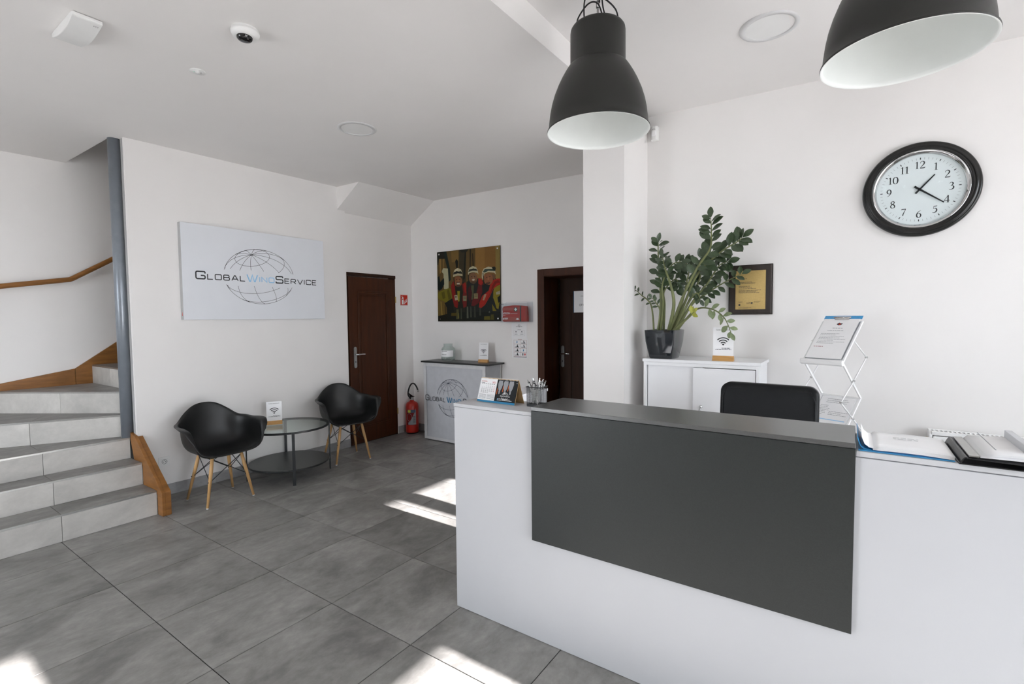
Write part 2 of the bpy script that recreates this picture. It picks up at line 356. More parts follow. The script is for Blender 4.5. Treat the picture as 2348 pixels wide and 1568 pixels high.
# ================================================================== SETTING
def struct(name, mb, m, parent=None, **kw):
    o = mb.obj(name, m, parent, **kw)
    if parent is None: o['kind'] = 'structure'
    return o
TX0, TDX, TY0, TDY = -4.6875, 0.6027, 0.3552, 0.6006
fl = struct('floor', MB().box(-6.4, XW+.1, YF-.1, 6.4, -0.12, -0.0035), M_['grout'])
xe = [-4.95] + [TX0+TDX*j for j in range(0, 13)] + [XW]
ye = [TY0+TDY*i for i in range(-2, 8)] + [YB]
cache = {}
for i in range(len(xe)-1):
    for j in range(len(ye)-1):
        x0, x1, y0, y1 = xe[i], xe[i+1], ye[j], ye[j+1]
        if x1 < -4.6 and y1 < 1.6: continue
        if x1 < -4.0 and y1 < 1.0: x0 = max(x0, -4.52)
        if x1-x0 < 0.03 or y1-y0 < .03: continue
        g = 0.0023; key = (round(x1-x0, 3), round(y1-y0, 3))
        if key not in cache:
            hx, hy = key[0]/2-g, key[1]/2-g
            t = MB().box(-hx, hx, -hy, hy, -0.009, 0).obj('tile', M_['tile'], fl, local=True, bevel=0.0012, bseg=1); cache[key] = t
        else:
            t = cache[key].copy(); COL.objects.link(t); t.parent = fl
        t.location = ((x0+x1)/2, (y0+y1)/2, 0)
struct('floor', MB().box(-6.4, XW, YF, ye[0]-.002, -0.009, 0), M_['tile'])
# ceilings (left hall, higher reception bay), step face between them
def slab(poly, zf, th=0.25):
    n = len(poly); mb = MB(); v = [(x, y, zf(x, y)) for x, y in poly] + [(x, y, zf(x, y)+th) for x, y in poly]
    return mb.add(v, [tuple(range(n-1, -1, -1)), tuple(range(n, 2*n))] + [(i, (i+1) % n, n+(i+1) % n, n+i) for i in range(n)])
zl = lambda x, y: 3.033+.012*(y-1.5)-.012*(x+4.92)
zr = lambda x, y: 3.152-.027*(x+1.4)
XS, YS = -5.07, 1.495     # stair opening edge
struct('ceiling', slab([(-6.4, YF-.2), (-1.4, YF-.2), (-1.4, YB+.3), (XS, YB+.3), (XS, YS), (-6.4, YS)], zl), M_['ceil'])
struct('ceiling', slab([(-1.401, YF-.2), (XW+.2, YF-.2), (XW+.2, 4.3), (-1.401, 4.3)], zr, 0.2), M_['ceil'])
# walls
struct('wall_left', MB().box(-4.985, -4.92, 1.558, 1.62, 0, 3.10).box(-5.07, -4.92, 1.62, 3.68, 0, 2.80).box(-5.07, -4.92, 1.62, 3.58, 2.80, 3.10), M_['wall'])
struct('wall_passage', MB().box(-5.12, -4.95, 3.682, 3.70, 0, 3.1).box(-5.12, -4.95, 4.46, YB+.02, 0, 3.1).box(-5.12, -4.95, 3.70, 4.46, 2.09, 3.1), M_['wall'])
# sloping stair soffit above the passage door
struct('trim_1', MB().extr([(-4.50, 3.58, 3.10), (-4.525, 3.58, 3.055), (-4.92, 3.58, 2.805), (-5.0, 3.58, 2.75), (-5.0, 3.58, 3.10)], (0, YB-3.58+.01, 0)), M_['wall'])
D2 = (-2.93, -2.03)       # door 2 outer frame
struct('wall_back', MB().box(-5.12, D2[0]+.02, YB, YB+.36, 0, 3.15).box(D2[1]-.02, -1.2, YB, YB+.36, 0, 3.15).box(D2[0]+.02, D2[1]-.02, YB, YB+.36, 2.06, 3.15), M_['wall'])
struct('wall_pillar', MB().box(-1.735, -1.40, 3.50, 4.02, 0, 3.3).box(-1.60, -1.42, 4.0, YB+.1, 0, 3.1), M_['wall'])
struct('wall_reception', MB().box(-1.42, XW+.1, 4.0, 4.15, 0, 3.35), M_['wall'])
struct('wall_stair_side', MB().box(-6.35, -6.2, YF, 6.3, 0, 5.7), M_['wall'])
struct('wall_stair_end', MB().box(-6.35, -5.0, 6.2, 6.35, 0, 5.7), M_['wall'])
struct('wall_stair_inner', MB().box(-5.07, -4.95, 1.40, 6.3, 3.27, 5.7).box(-5.14, -5.07, 3.70, 6.3, 0, 3.29), M_['wall'])
struct('wall_stair_upper', MB().box(-6.35, -5.0, YS-.15, YS+.02, 3.20, 5.7), M_['wall'])
struct('ceiling_stair', MB().box(-6.35, -5.0, YS-.1, 6.35, 5.7, 5.8), M_['ceil'])
# corridor behind door 2 kept dark by its own walls
struct('wall_corridor', MB().box(-3.3, -1.7, 5.9, 6.0, 0, 3.1).box(-3.4, -3.3, YB+.36, 6, 0, 3.1).box(-1.7, -1.6, YB+.36, 6, 0, 3.1).box(-3.4, -1.6, YB+.36, 6, 2.5, 2.6), M_['wall'])
# right wall with its windows, front wall with an added window for fill light
def wall_with_holes(name, plane, p0, p1, a0, a1, z0, z1, holes, m):
    """plane 'x' or 'y'; the wall spans a0..a1 along the other axis; holes = (a0,a1,z0,z1) side by side"""
    mb = MB(); hs = sorted(holes); cur = a0
    B = (lambda q0, q1, c0, c1: mb.box(p0, p1, q0, q1, c0, c1)) if plane == 'x' else (lambda q0, q1, c0, c1: mb.box(q0, q1, p0, p1, c0, c1))
    for h in hs:
        if h[0] > cur: B(cur, h[0], z0, z1)
        if h[2] > z0: B(h[0], h[1], z0, h[2])
        if h[3] < z1: B(h[0], h[1], h[3], z1)
        cur = h[1]
    if cur < a1: B(cur, a1, z0, z1)
    return struct(name, mb, m)
HR = [(-0.4, 0.54, 0.35, 2.76), (0.66, 1.66, 0.35, 2.05), (2.2, 2.83, 1.1, 2.76), (2.92, 3.49, 1.75, 2.76)]
HF = [(-4.7, -3.1, 0.3, 2.5)]  # unseen window, placed and sized to brighten the left hall
wall_with_holes('wall_right', 'x', XW, XW+.2, YF, 4.1, 0, 3.35, HR, M_['wall'])
wall_with_holes('wall_front', 'y', YF-.1, YF, -6.3, XW+.2, 0, 3.35, HF, M_['wall'])
def window(i, plane, pos, h):
    a0, a1, z0, z1 = h; f = 0.03; mb = MB(); e = empty('window_%d' % i, ((pos, (a0+a1)/2, z0) if plane == 'x' else ((a0+a1)/2, pos, z0)), kind='structure')
    B = (lambda b, q0, q1, c0, c1, t=.03: b.box(pos-t, pos+t, q0, q1, c0, c1)) if plane == 'x' else (lambda b, q0, q1, c0, c1, t=.03: b.box(q0, q1, pos-t, pos+t, c0, c1))
    B(mb, a0, a0+f, z0, z1); B(mb, a1-f, a1, z0, z1); B(mb, a0+f, a1-f, z0, z0+f); B(mb, a0+f, a1-f, z1-f, z1)
    mb.obj('window_frame', M_['whitepl'], e)
    g = MB(); B(g, a0+f, a1-f, z0+f, z1-f, 0.002); g.obj('pane', M_['pane'], e)
for i, h in enumerate(HR): window(i+1, 'x', XW+.14, h)
for i, h in enumerate(HF): window(i+5, 'y', YF-.05, h)
struct('ground_outside', MB().box(-40, 40, -40, 40, -0.4, -0.2), M_['pinkgrey'])  # unseen paving, added to bounce sunlight up to the ceiling
# baseboards, made of cut tiles
def baseboard(name, plane, pos, a0, a1, h, offs, th=0.009):
    root = empty(name, ((pos, a0, 0) if plane == 'x' else (a0, pos, 0)), kind='structure')
    cuts = [a0] + [c for c in offs if a0+.03 < c < a1-.03] + [a1]
    for q0, q1 in zip(cuts[:-1], cuts[1:]):
        mb = MB()
        if plane == 'x': mb.box(pos, pos+th, q0+.001, q1-.001, 0.001, h)
        else: mb.box(q0+.001, q1-.001, pos-th, pos, 0.001, h)
        mb.obj('tile', M_['btile'], root, bevel=.001, bseg=1)
baseboard('baseboard_left', 'x', -4.919, 1.61, 3.68, 0.097, [TY0+TDY*i for i in range(8)])
baseboard('baseboard_passage', 'x', -4.949, 4.465, 4.75, 0.097, [])
baseboard('baseboard_back', 'y', 4.759, -4.94, -2.94, 0.097, [TX0+TDX*j for j in range(8)])
# ------------------------------------------------------------------ staircase
st = empty('staircase', (-4.49, 1.0, 0), label='grey tiled staircase with pale risers winding up around the grey pipe', category='stairs')
def clip(poly, P, n, keep):   # half plane clip, keep side where (q-P).n*keep>=0
    out = []
    for i in range(len(poly)):
        a, b = Vector(poly[i]), Vector(poly[(i+1) % len(poly)]); da, db = (a-P).dot(n)*keep, (b-P).dot(n)*keep
        if da >= 0: out.append(a)
        if (da >= 0) != (db >= 0): out.append(a+(b-a)*(da/(da-db)))
    return [tuple(p) for p in out]
def step(A, B_, rest, z0, z1, js):
    """A far end (by the pipe) and B_ near end of the nosing line, rest = other corners; js = distance of joint from A"""
    A, B_ = Vector(A), Vector(B_); d = (B_-A).normalized(); n = Vector((d.y, -d.x)); cen = sum((Vector(r) for r in rest), Vector((0, 0)))/len(rest)
    if n.dot(cen-A) < 0: n = -n
    poly = [tuple(A+n*.011), tuple(B_+n*.011)] + rest
    core = MB().prism(poly, 0.0 if z0 < .01 else z0-.05, z1-.011).obj('step', M_['grout'], st)
    L = (B_-A).length; cuts = [0]+js+[L]
    for a, b in zip(cuts[:-1], cuts[1:]):
        p0, p1 = A+d*(a+.001), A+d*(b-.0015)
        MB().prism([tuple(p0), tuple(p1), tuple(p1+n*.010), tuple(p0+n*.010)], z0+.001, z1-.013).obj('riser_tile', M_['rtile'], core, bevel=.0008, bseg=1)
    full = [tuple(A), tuple(B_)] + rest; prev = full
    for a, b in zip(cuts[:-1], cuts[1:]):
        q = full
        if a > 0: q = clip(q, A+d*(a+.001), d, 1)
        if b < L: q = clip(q, A+d*(b-.0015), d, -1)
        q = clip(q, A+n*.004, n, 1)
        if len(q) > 2: MB().prism(q, z1-.010, z1).obj('tread_tile', M_['tile'], core, bevel=.0008, bseg=1)
    MB().prism([tuple(A), tuple(B_), tuple(B_+n*.0045), tuple(A+n*.0045)], z1-.0125, z1+.0005).obj('nosing_strip', M_['steel'], core)
YR, YN = 1.532, 0.30
Z = [0, .192, .372, .548, .736, .924, 1.105, 1.285, 1.465, 1.645]
step((-4.49, YR), (-4.49, YN), [(-4.80, YN), (-4.80, YR)], 0, Z[1], [YR-.962])
step((-4.762, YR), (-4.762, YN), [(-5.06, YN), (-5.06, YR)], Z[1], Z[2], [YR-.985])
step((-5.003, YR), (-5.003, YN), [(-5.85, YN), (-5.35, YR)], Z[2], Z[3], [YR-.985])
step((-5.094, 1.51), (-5.74, .303), [(-6.2, .303), (-6.2, 1.1), (-5.25, 1.62)], Z[3], Z[4], [.59])
step((-5.15, 1.541), (-6.2, .888), [(-6.2, 1.8), (-5.11, 1.8)], Z[4], Z[5], [.57])
step((-5.07, 1.612), (-6.2, 1.612), [(-6.2, 2.35), (-5.07, 1.9)], Z[5], Z[6], [.62])
step((-5.12, 1.75), (-6.2, 2.22), [(-6.2, 2.7), (-5.12, 2.3)], Z[6], Z[7], [])
step((-5.14, 2.08), (-6.2, 2.55), [(-6.2, 3.1), (-5.14, 3.1)], Z[7], Z[8], [])
step((-5.14, 2.9), (-6.2, 2.9), [(-6.2, 6.2), (-5.14, 6.2)], Z[8], Z[9], [])
# oak stringer at the foot of the sign wall (side face and sloping cap are one board)
SG = [(-4.91, .575), (-4.405, .195), (-4.398, .185), (-4.398, .001), (-4.488, .001), (-4.488, .16), (-4.762, .16), (-4.762, .34), (-4.935, .34), (-4.935, .575)]
s_ = MB().extr([(x, 1.534, z) for x, z in SG], (0, .022, 0)).extr([(-4.917, 1.556, .565), (-4.405, 1.556, .195), (-4.398, 1.556, .185), (-4.398, 1.556, .001), (-4.488, 1.556, .001), (-4.488, 1.556, .10), (-4.917, 1.556, .40)], (0, .04, 0))
s_.extr([(-5.04, 1.534, .6), (-4.93, 1.534, .575), (-4.93, 1.534, .34), (-5.0, 1.534, .53)], (0, .022, 0))
tag(s_.obj('stair_stringer', M_['oak'], bevel=.002), 'golden oak board closing the stair side below the grey pipe', 'board')
# oak skirting on the stair wall
sk = MB()
sk.extr([(-6.199, .30, .82), (-6.199, .95, .92), (-6.199, 1.482, .92), (-6.199, 1.482, 1.078), (-6.199, .97, .989), (-6.199, .30, .872)], (.022, 0, 0))
sk.extr([(-6.199, 1.484, .92), (-6.199, 1.484, 1.078), (-6.199, 2.95, 2.144), (-6.199, 2.95, 1.60), (-6.199, 1.62, .92)], (.022, 0, 0))
tag(sk.obj('stair_skirting', M_['oak'], bevel=.002), 'oak skirting board rising along the white stair wall', 'skirting')
# handrail
hr = empty('handrail', (-6.1, 1.5, 1.9), label='round oak handrail bending upward on the stair wall', category='handrail')
MB().tube([(-6.12, .1, 1.68), (-6.12, 1.00, 1.848), (-6.12, 1.465, 1.933), (-6.12, 1.49, 1.948), (-6.12, 1.816, 2.167), (-6.12, 3.2, 3.10)], .023, 14).obj('rail', M_['oak'], hr, smooth=True)
for y, z in ((.5, 1.772), (2.6, 2.70)): MB().tube([(-6.2, y, z-.05), (-6.13, y, z-.05), (-6.12, y, z-.02)], .006, 8).obj('bracket', M_['steel'], hr)
pp = empty('grey_pipe', (-5.038, 1.528, .548), label='floor to ceiling grey painted round pipe at the corner of the sign wall', category='pipe')
MB().tube([(-5.038, 1.528, .549), (-5.038, 1.528, 3.05)], .0435, 28).obj('pipe', M_['alu'], pp, smooth=True)
MB().box(-4.983, -4.945, 1.5545, 1.5575, .58, 3.03).obj('wall_edge_profile', M_['paneledge'], pp)
# ------------------------------------------------------------------ doors
def lever(parent, face, flip):
    """face(a,b,c): a along door, b outwards, c up -> world"""
    plate = MB()
    pts = []
    for i in range(9): t = PI*i/8; pts.append((.021*math.cos(t), .095+.018*math.sin(t)))
    for i in range(9): t = PI+PI*i/8; pts.append((.021*math.cos(t), -.125+.018*math.sin(t)))
    plate.extr([face(a, .001, c) for a, c in pts], tuple(Vector(face(0, .009, 0))-Vector(face(0, .001, 0))))
    p = plate.obj('handle_plate', M_['steel'], parent)
    h = MB(); d = -1 if flip else 1
    h.tube([face(0, .008, .02), face(0, .05, .02)], .010, 12)
    h.tube([face(0, .05, .02), face(.01*d, .055, .02), face(.06*d, .055, .022), face(.105*d, .052, .02), face(.115*d, .045, .018)], [.010, .010, .008, .009, .007], 12)
    h.obj('handle_lever', M_['chrome'], p, smooth=True)
    k = MB(); k.extr([face(.006*math.cos(i*PI/5), .010, -.07+.009*math.sin(i*PI/5)) for i in range(10)], tuple((Vector(face(0, .012, 0))-Vector(face(0, .010, 0))))); k.obj('key_hole', M_['blacksteel'], p)
def door_leaf(parent, face, wd, ht, m):
    th = .04
    def bx(mb, a0, a1, b0, b1, c0, c1):
        return mb.extr([face(a0, b0, c0), face(a1, b0, c0), face(a1, b0, c1), face(a0, b0, c1)], tuple(Vector(face(0, b1, 0))-Vector(face(0, b0, 0))))
    lf = bx(MB(), 0, wd, -th, 0, .008, ht).obj('door_leaf', m, parent, bevel=.002)
    fr = MB(); a0, a1, c0, c1 = .13, wd-.13, .19, ht-.17; t = .026
    for (p0, p1, q0, q1) in ((a0, a1, c0, c0+t), (a0, a1, c1-t, c1), (a0, a0+t, c0+t, c1-t), (a1-t, a1, c0+t, c1-t)): bx(fr, p0, p1, -.001, .009, q0, q1)
    fr.obj('panel_moulding', m, lf, bevel=.004)
    bx(MB(), a0+.05, a1-.05, -.001, .005, c0+.05, c1-.05).obj('door_panel', m, lf, bevel=.004)
    return lf
d1 = empty('door_1', (-4.95, 4.08, 0), kind='structure')
hinge = Vector((-4.945, 4.452)); ang = math.radians(91.5)        # leaf nearly shut, hinged on its far side
du = Vector((0, -1)); dn = Vector((1, 0)); q = math.radians(1.6); du = Vector((math.sin(q), -math.cos(q))); dn = Vector((math.cos(q), math.sin(q)))
face1 = lambda a, b, c: (hinge.x+du.x*(.745-a)+dn.x*b, hinge.y+du.y*(.745-a)+dn.y*b, c)
MB().box(-5.07, -4.952, 3.701, 3.712, 0, 2.095).box(-5.07, -4.952, 4.45, 4.459, 0, 2.095).box(-5.07, -4.952, 3.712, 4.45, 2.075, 2.089).box(-4.953, -4.941, 3.683, 3.712, 0, 2.095).box(-4.953, -4.941, 3.712, 4.46, 2.055, 2.095).obj('door_frame', M_['mahogd'], d1)
lf = door_leaf(d1, face1, .745, 2.045, M_['mahog'])
lever(lf, lambda a, b, c: face1(.075+a, b, 1.085+c), False)
for z in (1.78, .31): MB().tube([face1(.742, .009, z-.04), face1(.742, .009, z+.04)], .008, 10).obj('hinge', M_['brass'], lf)
d2 = empty('door_2', (-2.48, YB, 0), kind='structure')
fm = MB(); x0, x1 = D2
for (a, b, c, d) in ((x0, x0+.088, 0, 2.072), (x1-.088, x1, 0, 2.072), (x0+.088, x1-.088, 1.998, 2.072)): fm.box(a, b, YB-.014, YB+.005, c, d)
fm.box(x0+.062, x0+.078, YB+.005, YB+.34, 0, 2.0).box(x1-.078, x1-.062, YB+.005, YB+.34, 0, 2.0).box(x0+.078, x1-.078, YB+.005, YB+.34, 1.985, 2.0)
fm.obj('door_frame', M_['mahog'], d2, bevel=.004)
MB().box(x0+.082, x0+.092, YB-.019, YB-.012, 0, 2.0).box(x0+.092, x1-.092, YB-.019, YB-.012, 1.990, 2.0).obj('frame_moulding', M_['mahog'], d2, bevel=.002)
face2 = lambda a, b, c: (x0+.09+a, YB+.34-b, c)
lf2 = door_leaf(d2, face2, .72, 1.985, M_['mahogd'])
lever(lf2, lambda a, b, c: face2(.043+a, b, 1.085+c), False)
# notice on door 2
f = Fr((-2.69, YB+.325, 1.585), (1, 0, 0), (0, 0, 1))
nt_ = empty('door_notice', (-2.69, YB+.325, 1.585), label='white notice with blue left edge fixed to the dark half hidden door', category='sign')
MB().box(-2.645, -2.43, YB+.324, YB+.329, 1.585, 1.832).obj('notice_board', M_['paper'], nt_)
b = MB(); f2 = Fr((-2.645, YB+.324, 1.585), (1, 0, 0), (0, 0, 1)); f2.rect(b, 0, 0, .005, .247, .001); b.obj('blue_edge', K['blue'], nt_)
b = MB(); wide_word(f2, {'k': b}, [(c, .021, .0035, 'k', .021) for c in 'OFFICE'], .075, .075, .115, .001); lines_of_text(f2, b, .09, .18, .185, 1, .01, .004, random.Random(4)); b.obj('lettering', K['dgrey'], nt_)
# ================================================================== OBJECTS
# ------------------------------------------------------------------ reception counter
CY = 1.916
rc = empty('reception_counter', (-.6, CY, 0), label='white reception counter with a dark graphite front panel and raised dark ledge', category='counter')
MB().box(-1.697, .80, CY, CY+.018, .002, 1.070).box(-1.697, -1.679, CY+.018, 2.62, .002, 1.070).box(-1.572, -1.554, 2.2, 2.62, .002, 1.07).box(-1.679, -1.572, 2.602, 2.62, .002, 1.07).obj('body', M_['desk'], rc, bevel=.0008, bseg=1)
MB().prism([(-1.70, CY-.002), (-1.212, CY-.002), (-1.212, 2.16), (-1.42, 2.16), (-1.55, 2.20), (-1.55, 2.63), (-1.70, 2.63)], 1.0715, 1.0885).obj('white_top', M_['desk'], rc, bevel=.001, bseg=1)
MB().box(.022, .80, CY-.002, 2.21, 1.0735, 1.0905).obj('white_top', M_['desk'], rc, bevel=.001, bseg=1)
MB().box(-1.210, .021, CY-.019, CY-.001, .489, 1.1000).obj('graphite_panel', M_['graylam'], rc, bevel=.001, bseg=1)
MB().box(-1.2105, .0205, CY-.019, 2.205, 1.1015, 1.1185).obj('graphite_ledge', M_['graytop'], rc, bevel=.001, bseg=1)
MB().box(-1.208, .02, CY+.02, 2.2, 1.04, 1.1005).obj('ledge_support', M_['graylam'], rc)
MB().box(-1.55, .80, CY+.02, 2.66, .722, .747).obj('bounce_worktop', M_['desk'], rc, bevel=.001, bseg=1)  # hidden worktop, added to bounce sunlight onto the low clock wall
MB().box(.4155, .4335, 1.965, 2.2, 1.0, 1.152).obj('side_panel', M_['desk'], rc, bevel=.0008, bseg=1)
# ------------------------------------------------------------------ sideboard behind
cb = empty('office_cabinet', (-.88, 3.8, 0), label='white office cabinet with two sliding doors against the clock wall', category='cabinet')
cx0, cx1, cf, ck = -1.285, -.515, 3.605, 3.985
MB().box(cx0-.008, cx1+.03, cf-.004, ck, 1.192, 1.214).obj('cabinet_top', M_['white'], cb, bevel=.001, bseg=1)
MB().box(cx0, cx0+.019, cf, ck, .0, 1.191).box(cx1, cx1+.019, cf, ck, 0, 1.191).box(cx0+.02, cx1, ck-.01, ck, 0, 1.19).box(cx0+.02, cx1, cf, ck-.01, .0, .07).obj('carcass', M_['white'], cb, bevel=.0008, bseg=1)
MB().box(cx0+.019, cx1, cf+.0, cf+.03, 1.168, 1.191).obj('top_rail', M_['white'], cb)
MB().box(cx0+.024, -.86, cf+.026, cf+.040, .075, 1.166).obj('sliding_door', M_['white'], cb, bevel=.001, bseg=1)
dd = MB().box(-.925, cx1-.004, cf+.006, cf+.020, .075, 1.162).obj('sliding_door', M_['white'], cb, bevel=.001, bseg=1)
lk = MB().lathe([(.0, .016), (.007, .016), (.0075, .010), (.011, .009), (.012, 0), (0, 0)], (-.868, cf+.006, .885), 24, 'y').obj('lock', M_['chrome'], dd, smooth=True)
MB().box(-.869, -.867, cf-.036, cf-.010, .878, .893).tube([(-.868, cf-.034, .884), (-.872, cf-.038, .868), (-.868, cf-.036, .850), (-.864, cf-.034, .866), (-.868, cf-.034, .882)], .0022, 6).obj('key', M_['chrome'], dd)
# ------------------------------------------------------------------ office chair
oc = empty('office_chair', (-.36, 2.95, 0), rz=math.radians(-2), label='black padded office chair back showing above the dark counter ledge', category='chair')
def backfn(u, v):
    # rounded pad; u around, v front->back
    return 0
def pad(mb, cx, cy_, cz, hw, hh, ht, tilt=0.0, rad=.05, bulge=.01, crv=.03):
    def ring(inset, y):
        out = []; n = 8; w_, h_ = hw-inset, hh-inset; r = max(.012, rad-inset*.6)
        for (sx, sz, a0) in ((1, 1, 0), (-1, 1, PI/2), (-1, -1, PI), (1, -1, 1.5*PI)):
            for i in range(n+1):
                a = a0+PI/2*i/n; x = sx*(w_-r)+r*math.cos(a); z = sz*(h_-r)+r*math.sin(a)
                out.append((cx+x, cy_+y+crv*(x/hw)**2*-1+tilt*z, cz+z))
        return out
    R = [ring(.09, -ht/2-bulge), ring(.04, -ht/2-bulge*.8), ring(.012, -ht/2), ring(.0, -ht/2+.010), ring(0, ht/2-.010), ring(.012, ht/2), ring(.05, ht/2+bulge*.5)]
    n = len(R[0]); base = len(mb.v)
    for r in R: mb.v += r
    for i in range(len(R)-1):
        for k in range(n): a = base+i*n+k; b2 = base+i*n+(k+1) % n; mb.f.append((a, b2, b2+n, a+n))
    mb.f.append(tuple(base+k for k in range(n))); mb.f.append(tuple(base+(len(R)-1)*n+k for k in range(n)))
    return mb
pb = pad(MB(), 0, 0, .905, .236, .255, .06, tilt=.10).obj('backrest', M_['leather'], oc, local=True, smooth=True)
MB().tube([(x, -.034-.03*(x/.236)**2+.1*z, .905+z) for x, z in [(-.222, -.2), (-.222, .18), (-.2, .228), (0, .238), (.2, .228), (.222, .18), (.222, -.2)]], .003, 8).obj('piping', M_['leather'], pb, local=True, smooth=True)
sp_ = MB(); sp_.grid(lambda u, v: (.25*math.cos(u*2*PI)*(1-.25*abs(math.sin(4*PI*u))*0)*v, .30+.24*math.sin(u*2*PI)*v, .50-.03*v*v), 32, 6, True); sp_.obj('seat', M_['leather'], oc, local=True, smooth=True, solid=.06)
MB().tube([(0, .05, .9), (0, .10, .70), (0, .14, .46), (0, .28, .44)], .022, 10).obj('back_support', M_['blacksteel'], oc, local=True, smooth=True)
MB().tube([(0, .3, .44), (0, .3, .12)], .025, 14).obj('gas_column', M_['chrome'], oc, local=True, smooth=True)
for k in range(5):
    a = k*2*PI/5+.3; c_, s2 = math.cos(a), math.sin(a)
    lg = MB().tube([(0, .3, .13), (.15*c_, .3+.15*s2, .11), (.29*c_, .3+.29*s2, .075)], [.028, .022, .016], 10).obj('base_leg', M_['blacksteel'], oc, local=True, smooth=True)
    MB().lathe([(.0, -.02), (.028, -.02), (.030, 0), (.028, .02), (0, .02)], (.29*c_, .3+.29*s2, .031), 18, 'y').obj('caster', M_['blackpl'], lg, local=True, smooth=True)
# ------------------------------------------------------------------ zigzag literature stand
bs = empty('literature_stand', (-.14, 3.56, 0), rz=math.radians(-24), label='white folding zigzag literature stand beside the office chair', category='stand')
HW = .118; zz = [1.487, 1.244, 1.010, .778, .545, .312]; sy0, sy1 = 0.0, .235
tray = lambda i: (sy1 if i % 2 == 0 else sy0)
def strip(mb, p, q, hw, th):
    (y0, z0), (y1, z1) = p, q; n = Vector((0, -(z1-z0), y1-y0)).normalized()*th
    mb.extr([(-hw, y0, z0), (hw, y0, z0), (hw, y1, z1), (-hw, y1, z1)], n); return mb
for i in (0, 2, 4):
    p, q = (tray(i), zz[i]), (tray(i+1), zz[i+1]) if i+1 < 6 else (sy0, .1)
    t = strip(MB(), p, q, HW-.012, .003).obj('tray', M_['clear'] if i == 2 else M_['whitemetal'], bs, local=True)
    for sx in (-1, 1): MB().obox((sx*(HW-.006), (p[0]+q[0])/2, (p[1]+q[1])/2), (1, 0, 0), (0, q[0]-p[0], q[1]-p[1]), (0, -(q[1]-p[1]), q[0]-p[0]), .006, .17, .006).obj('tray_side', M_['whitemetal'], t, local=True, bevel=.002)
    l = MB(); yb, zb = q
    prof = [(yb-.004, zb+.012), (yb-.022, zb+.016), (yb-.030, zb+.004), (yb-.028, zb-.014), (yb-.012, zb-.022), (yb+.004, zb-.014)]
    l.extr([(-HW-.004, y, z) for y, z in prof], (2*HW+.008, 0, 0)); l.obj('tray_lip', M_['whitemetal'], t, local=True, smooth=False, bevel=.003)
for i in (1, 3):
    for sx in (-1, 1):
        p, q = (tray(i), zz[i]), (tray(i+1), zz[i+1])
        MB().obox((sx*(HW-.006), (p[0]+q[0])/2, (p[1]+q[1])/2), (1, 0, 0), (0, q[0]-p[0], q[1]-p[1]), (0, -(q[1]-p[1]), q[0]-p[0]), .004, .168, .007).obj('strut', M_['whitemetal'], bs, local=True, bevel=.001)
    MB().box(-HW, HW, tray(i+1)-.012, tray(i+1)+.006, zz[i+1]-.006, zz[i+1]+.004).obj('cross_bar', M_['whitemetal'], bs, local=True, bevel=.001)
mid = [((tray(i)+tray(i+1))/2, (zz[i]+zz[i+1])/2) for i in range(5)]
for sx in (-1, 1):
    X = sx*(HW+.006)
    path = [(X, mid[0][0], mid[0][1]), (X, sy1+.035, zz[1]+.02), (X, mid[1][0], mid[1][1]), (X, sy0-.035, zz[2]), (X, mid[2][0], mid[2][1]), (X, sy1+.035, zz[3]), (X, mid[3][0], mid[3][1]), (X, sy0-.035, zz[4]), (X, mid[4][0], mid[4][1])]
    for a, b in zip(path[:-1], path[1:]):
        br = MB().tube([a, b], .0042, 8).obj('side_bar', M_['whitemetal'], bs, local=True, smooth=True)
        MB().lathe([(0, -.006), (.006, -.006), (.006, .006), (0, .006)], b, 12, 'x').obj('rivet', M_['chrome'], br, local=True)
MB().box(-.13, .13, -.09, .30, 0.0, .03).box(-HW+.002, -HW+.014, .0, .23, .03, .32).box(HW-.014, HW-.002, .0, .23, .03, .32).obj('base', M_['whitemetal'], bs, local=True, bevel=.004)
# clipboard lying on the top tray, sheet in the second tray
R0 = WM[bs.name]
def onstand(i, off, a=0.0):
    p, q = (tray(i), zz[i]), (tray(i+1), zz[i+1]); u = Vector((1, 0, 0)); v = Vector((0, p[0]-q[0], p[1]-q[1])).normalized(); n = u.cross(v)
    o = Vector((0, q[0], q[1]))+n*off; M3 = R0.to_3x3(); return Fr(R0 @ o, M3 @ u, M3 @ v)
fc = onstand(0, .012)
cbd = empty('clipboard', tuple(fc.o), label='clipboard with a printed sheet resting on the top of the white stand', category='clipboard')
def plate(fr, a0, b0, a1, b1, o0, o1):
    return MB().extr([fr.p(a0, b0, o0), fr.p(a1, b0, o0), fr.p(a1, b1, o0), fr.p(a0, b1, o0)], fr.n*(o1-o0))
plate(fc, -.108, .008, .112, .368, 0, .003).obj('board', M_['clear'], cbd)
plate(fc, -.108, .345, .112, .372, .0031, .0044).obj('blue_edge', M_['blue'], cbd)
shf = plate(fc, -.102, .012, .104, .345, .0045, .0055).obj('sheet', M_['paper'], cbd)
plate(fc, -.04, .335, .045, .362, .006, .011).obj('clip_plate', M_['chrome'], cbd, bevel=.002)
MB().tube([fc.p(-.048, .352, .012), fc.p(.052, .352, .012)], .005, 10).obj('clip_spring', M_['chrome'], cbd, smooth=True)
rnd = random.Random(3); b = MB(); lines_of_text(fc, b, -.028, .03, .262, 1, .01, .004, rnd, .006, (1, 1)); lines_of_text(fc, b, -.05, .045, .240, 1, .01, .004, rnd, .006, (1, 1)); lines_of_text(fc, b, -.08, .08, .215, 8, .0115, .0028, rnd, .006, (.4, 1)); b.obj('printed_lines', K['lgrey'], shf)
b = MB(); lines_of_text(fc, b, -.085, -.03, .105, 1, .01, .004, rnd, .006, (1, 1)); b.obj('red_note', K['dred'], shf)
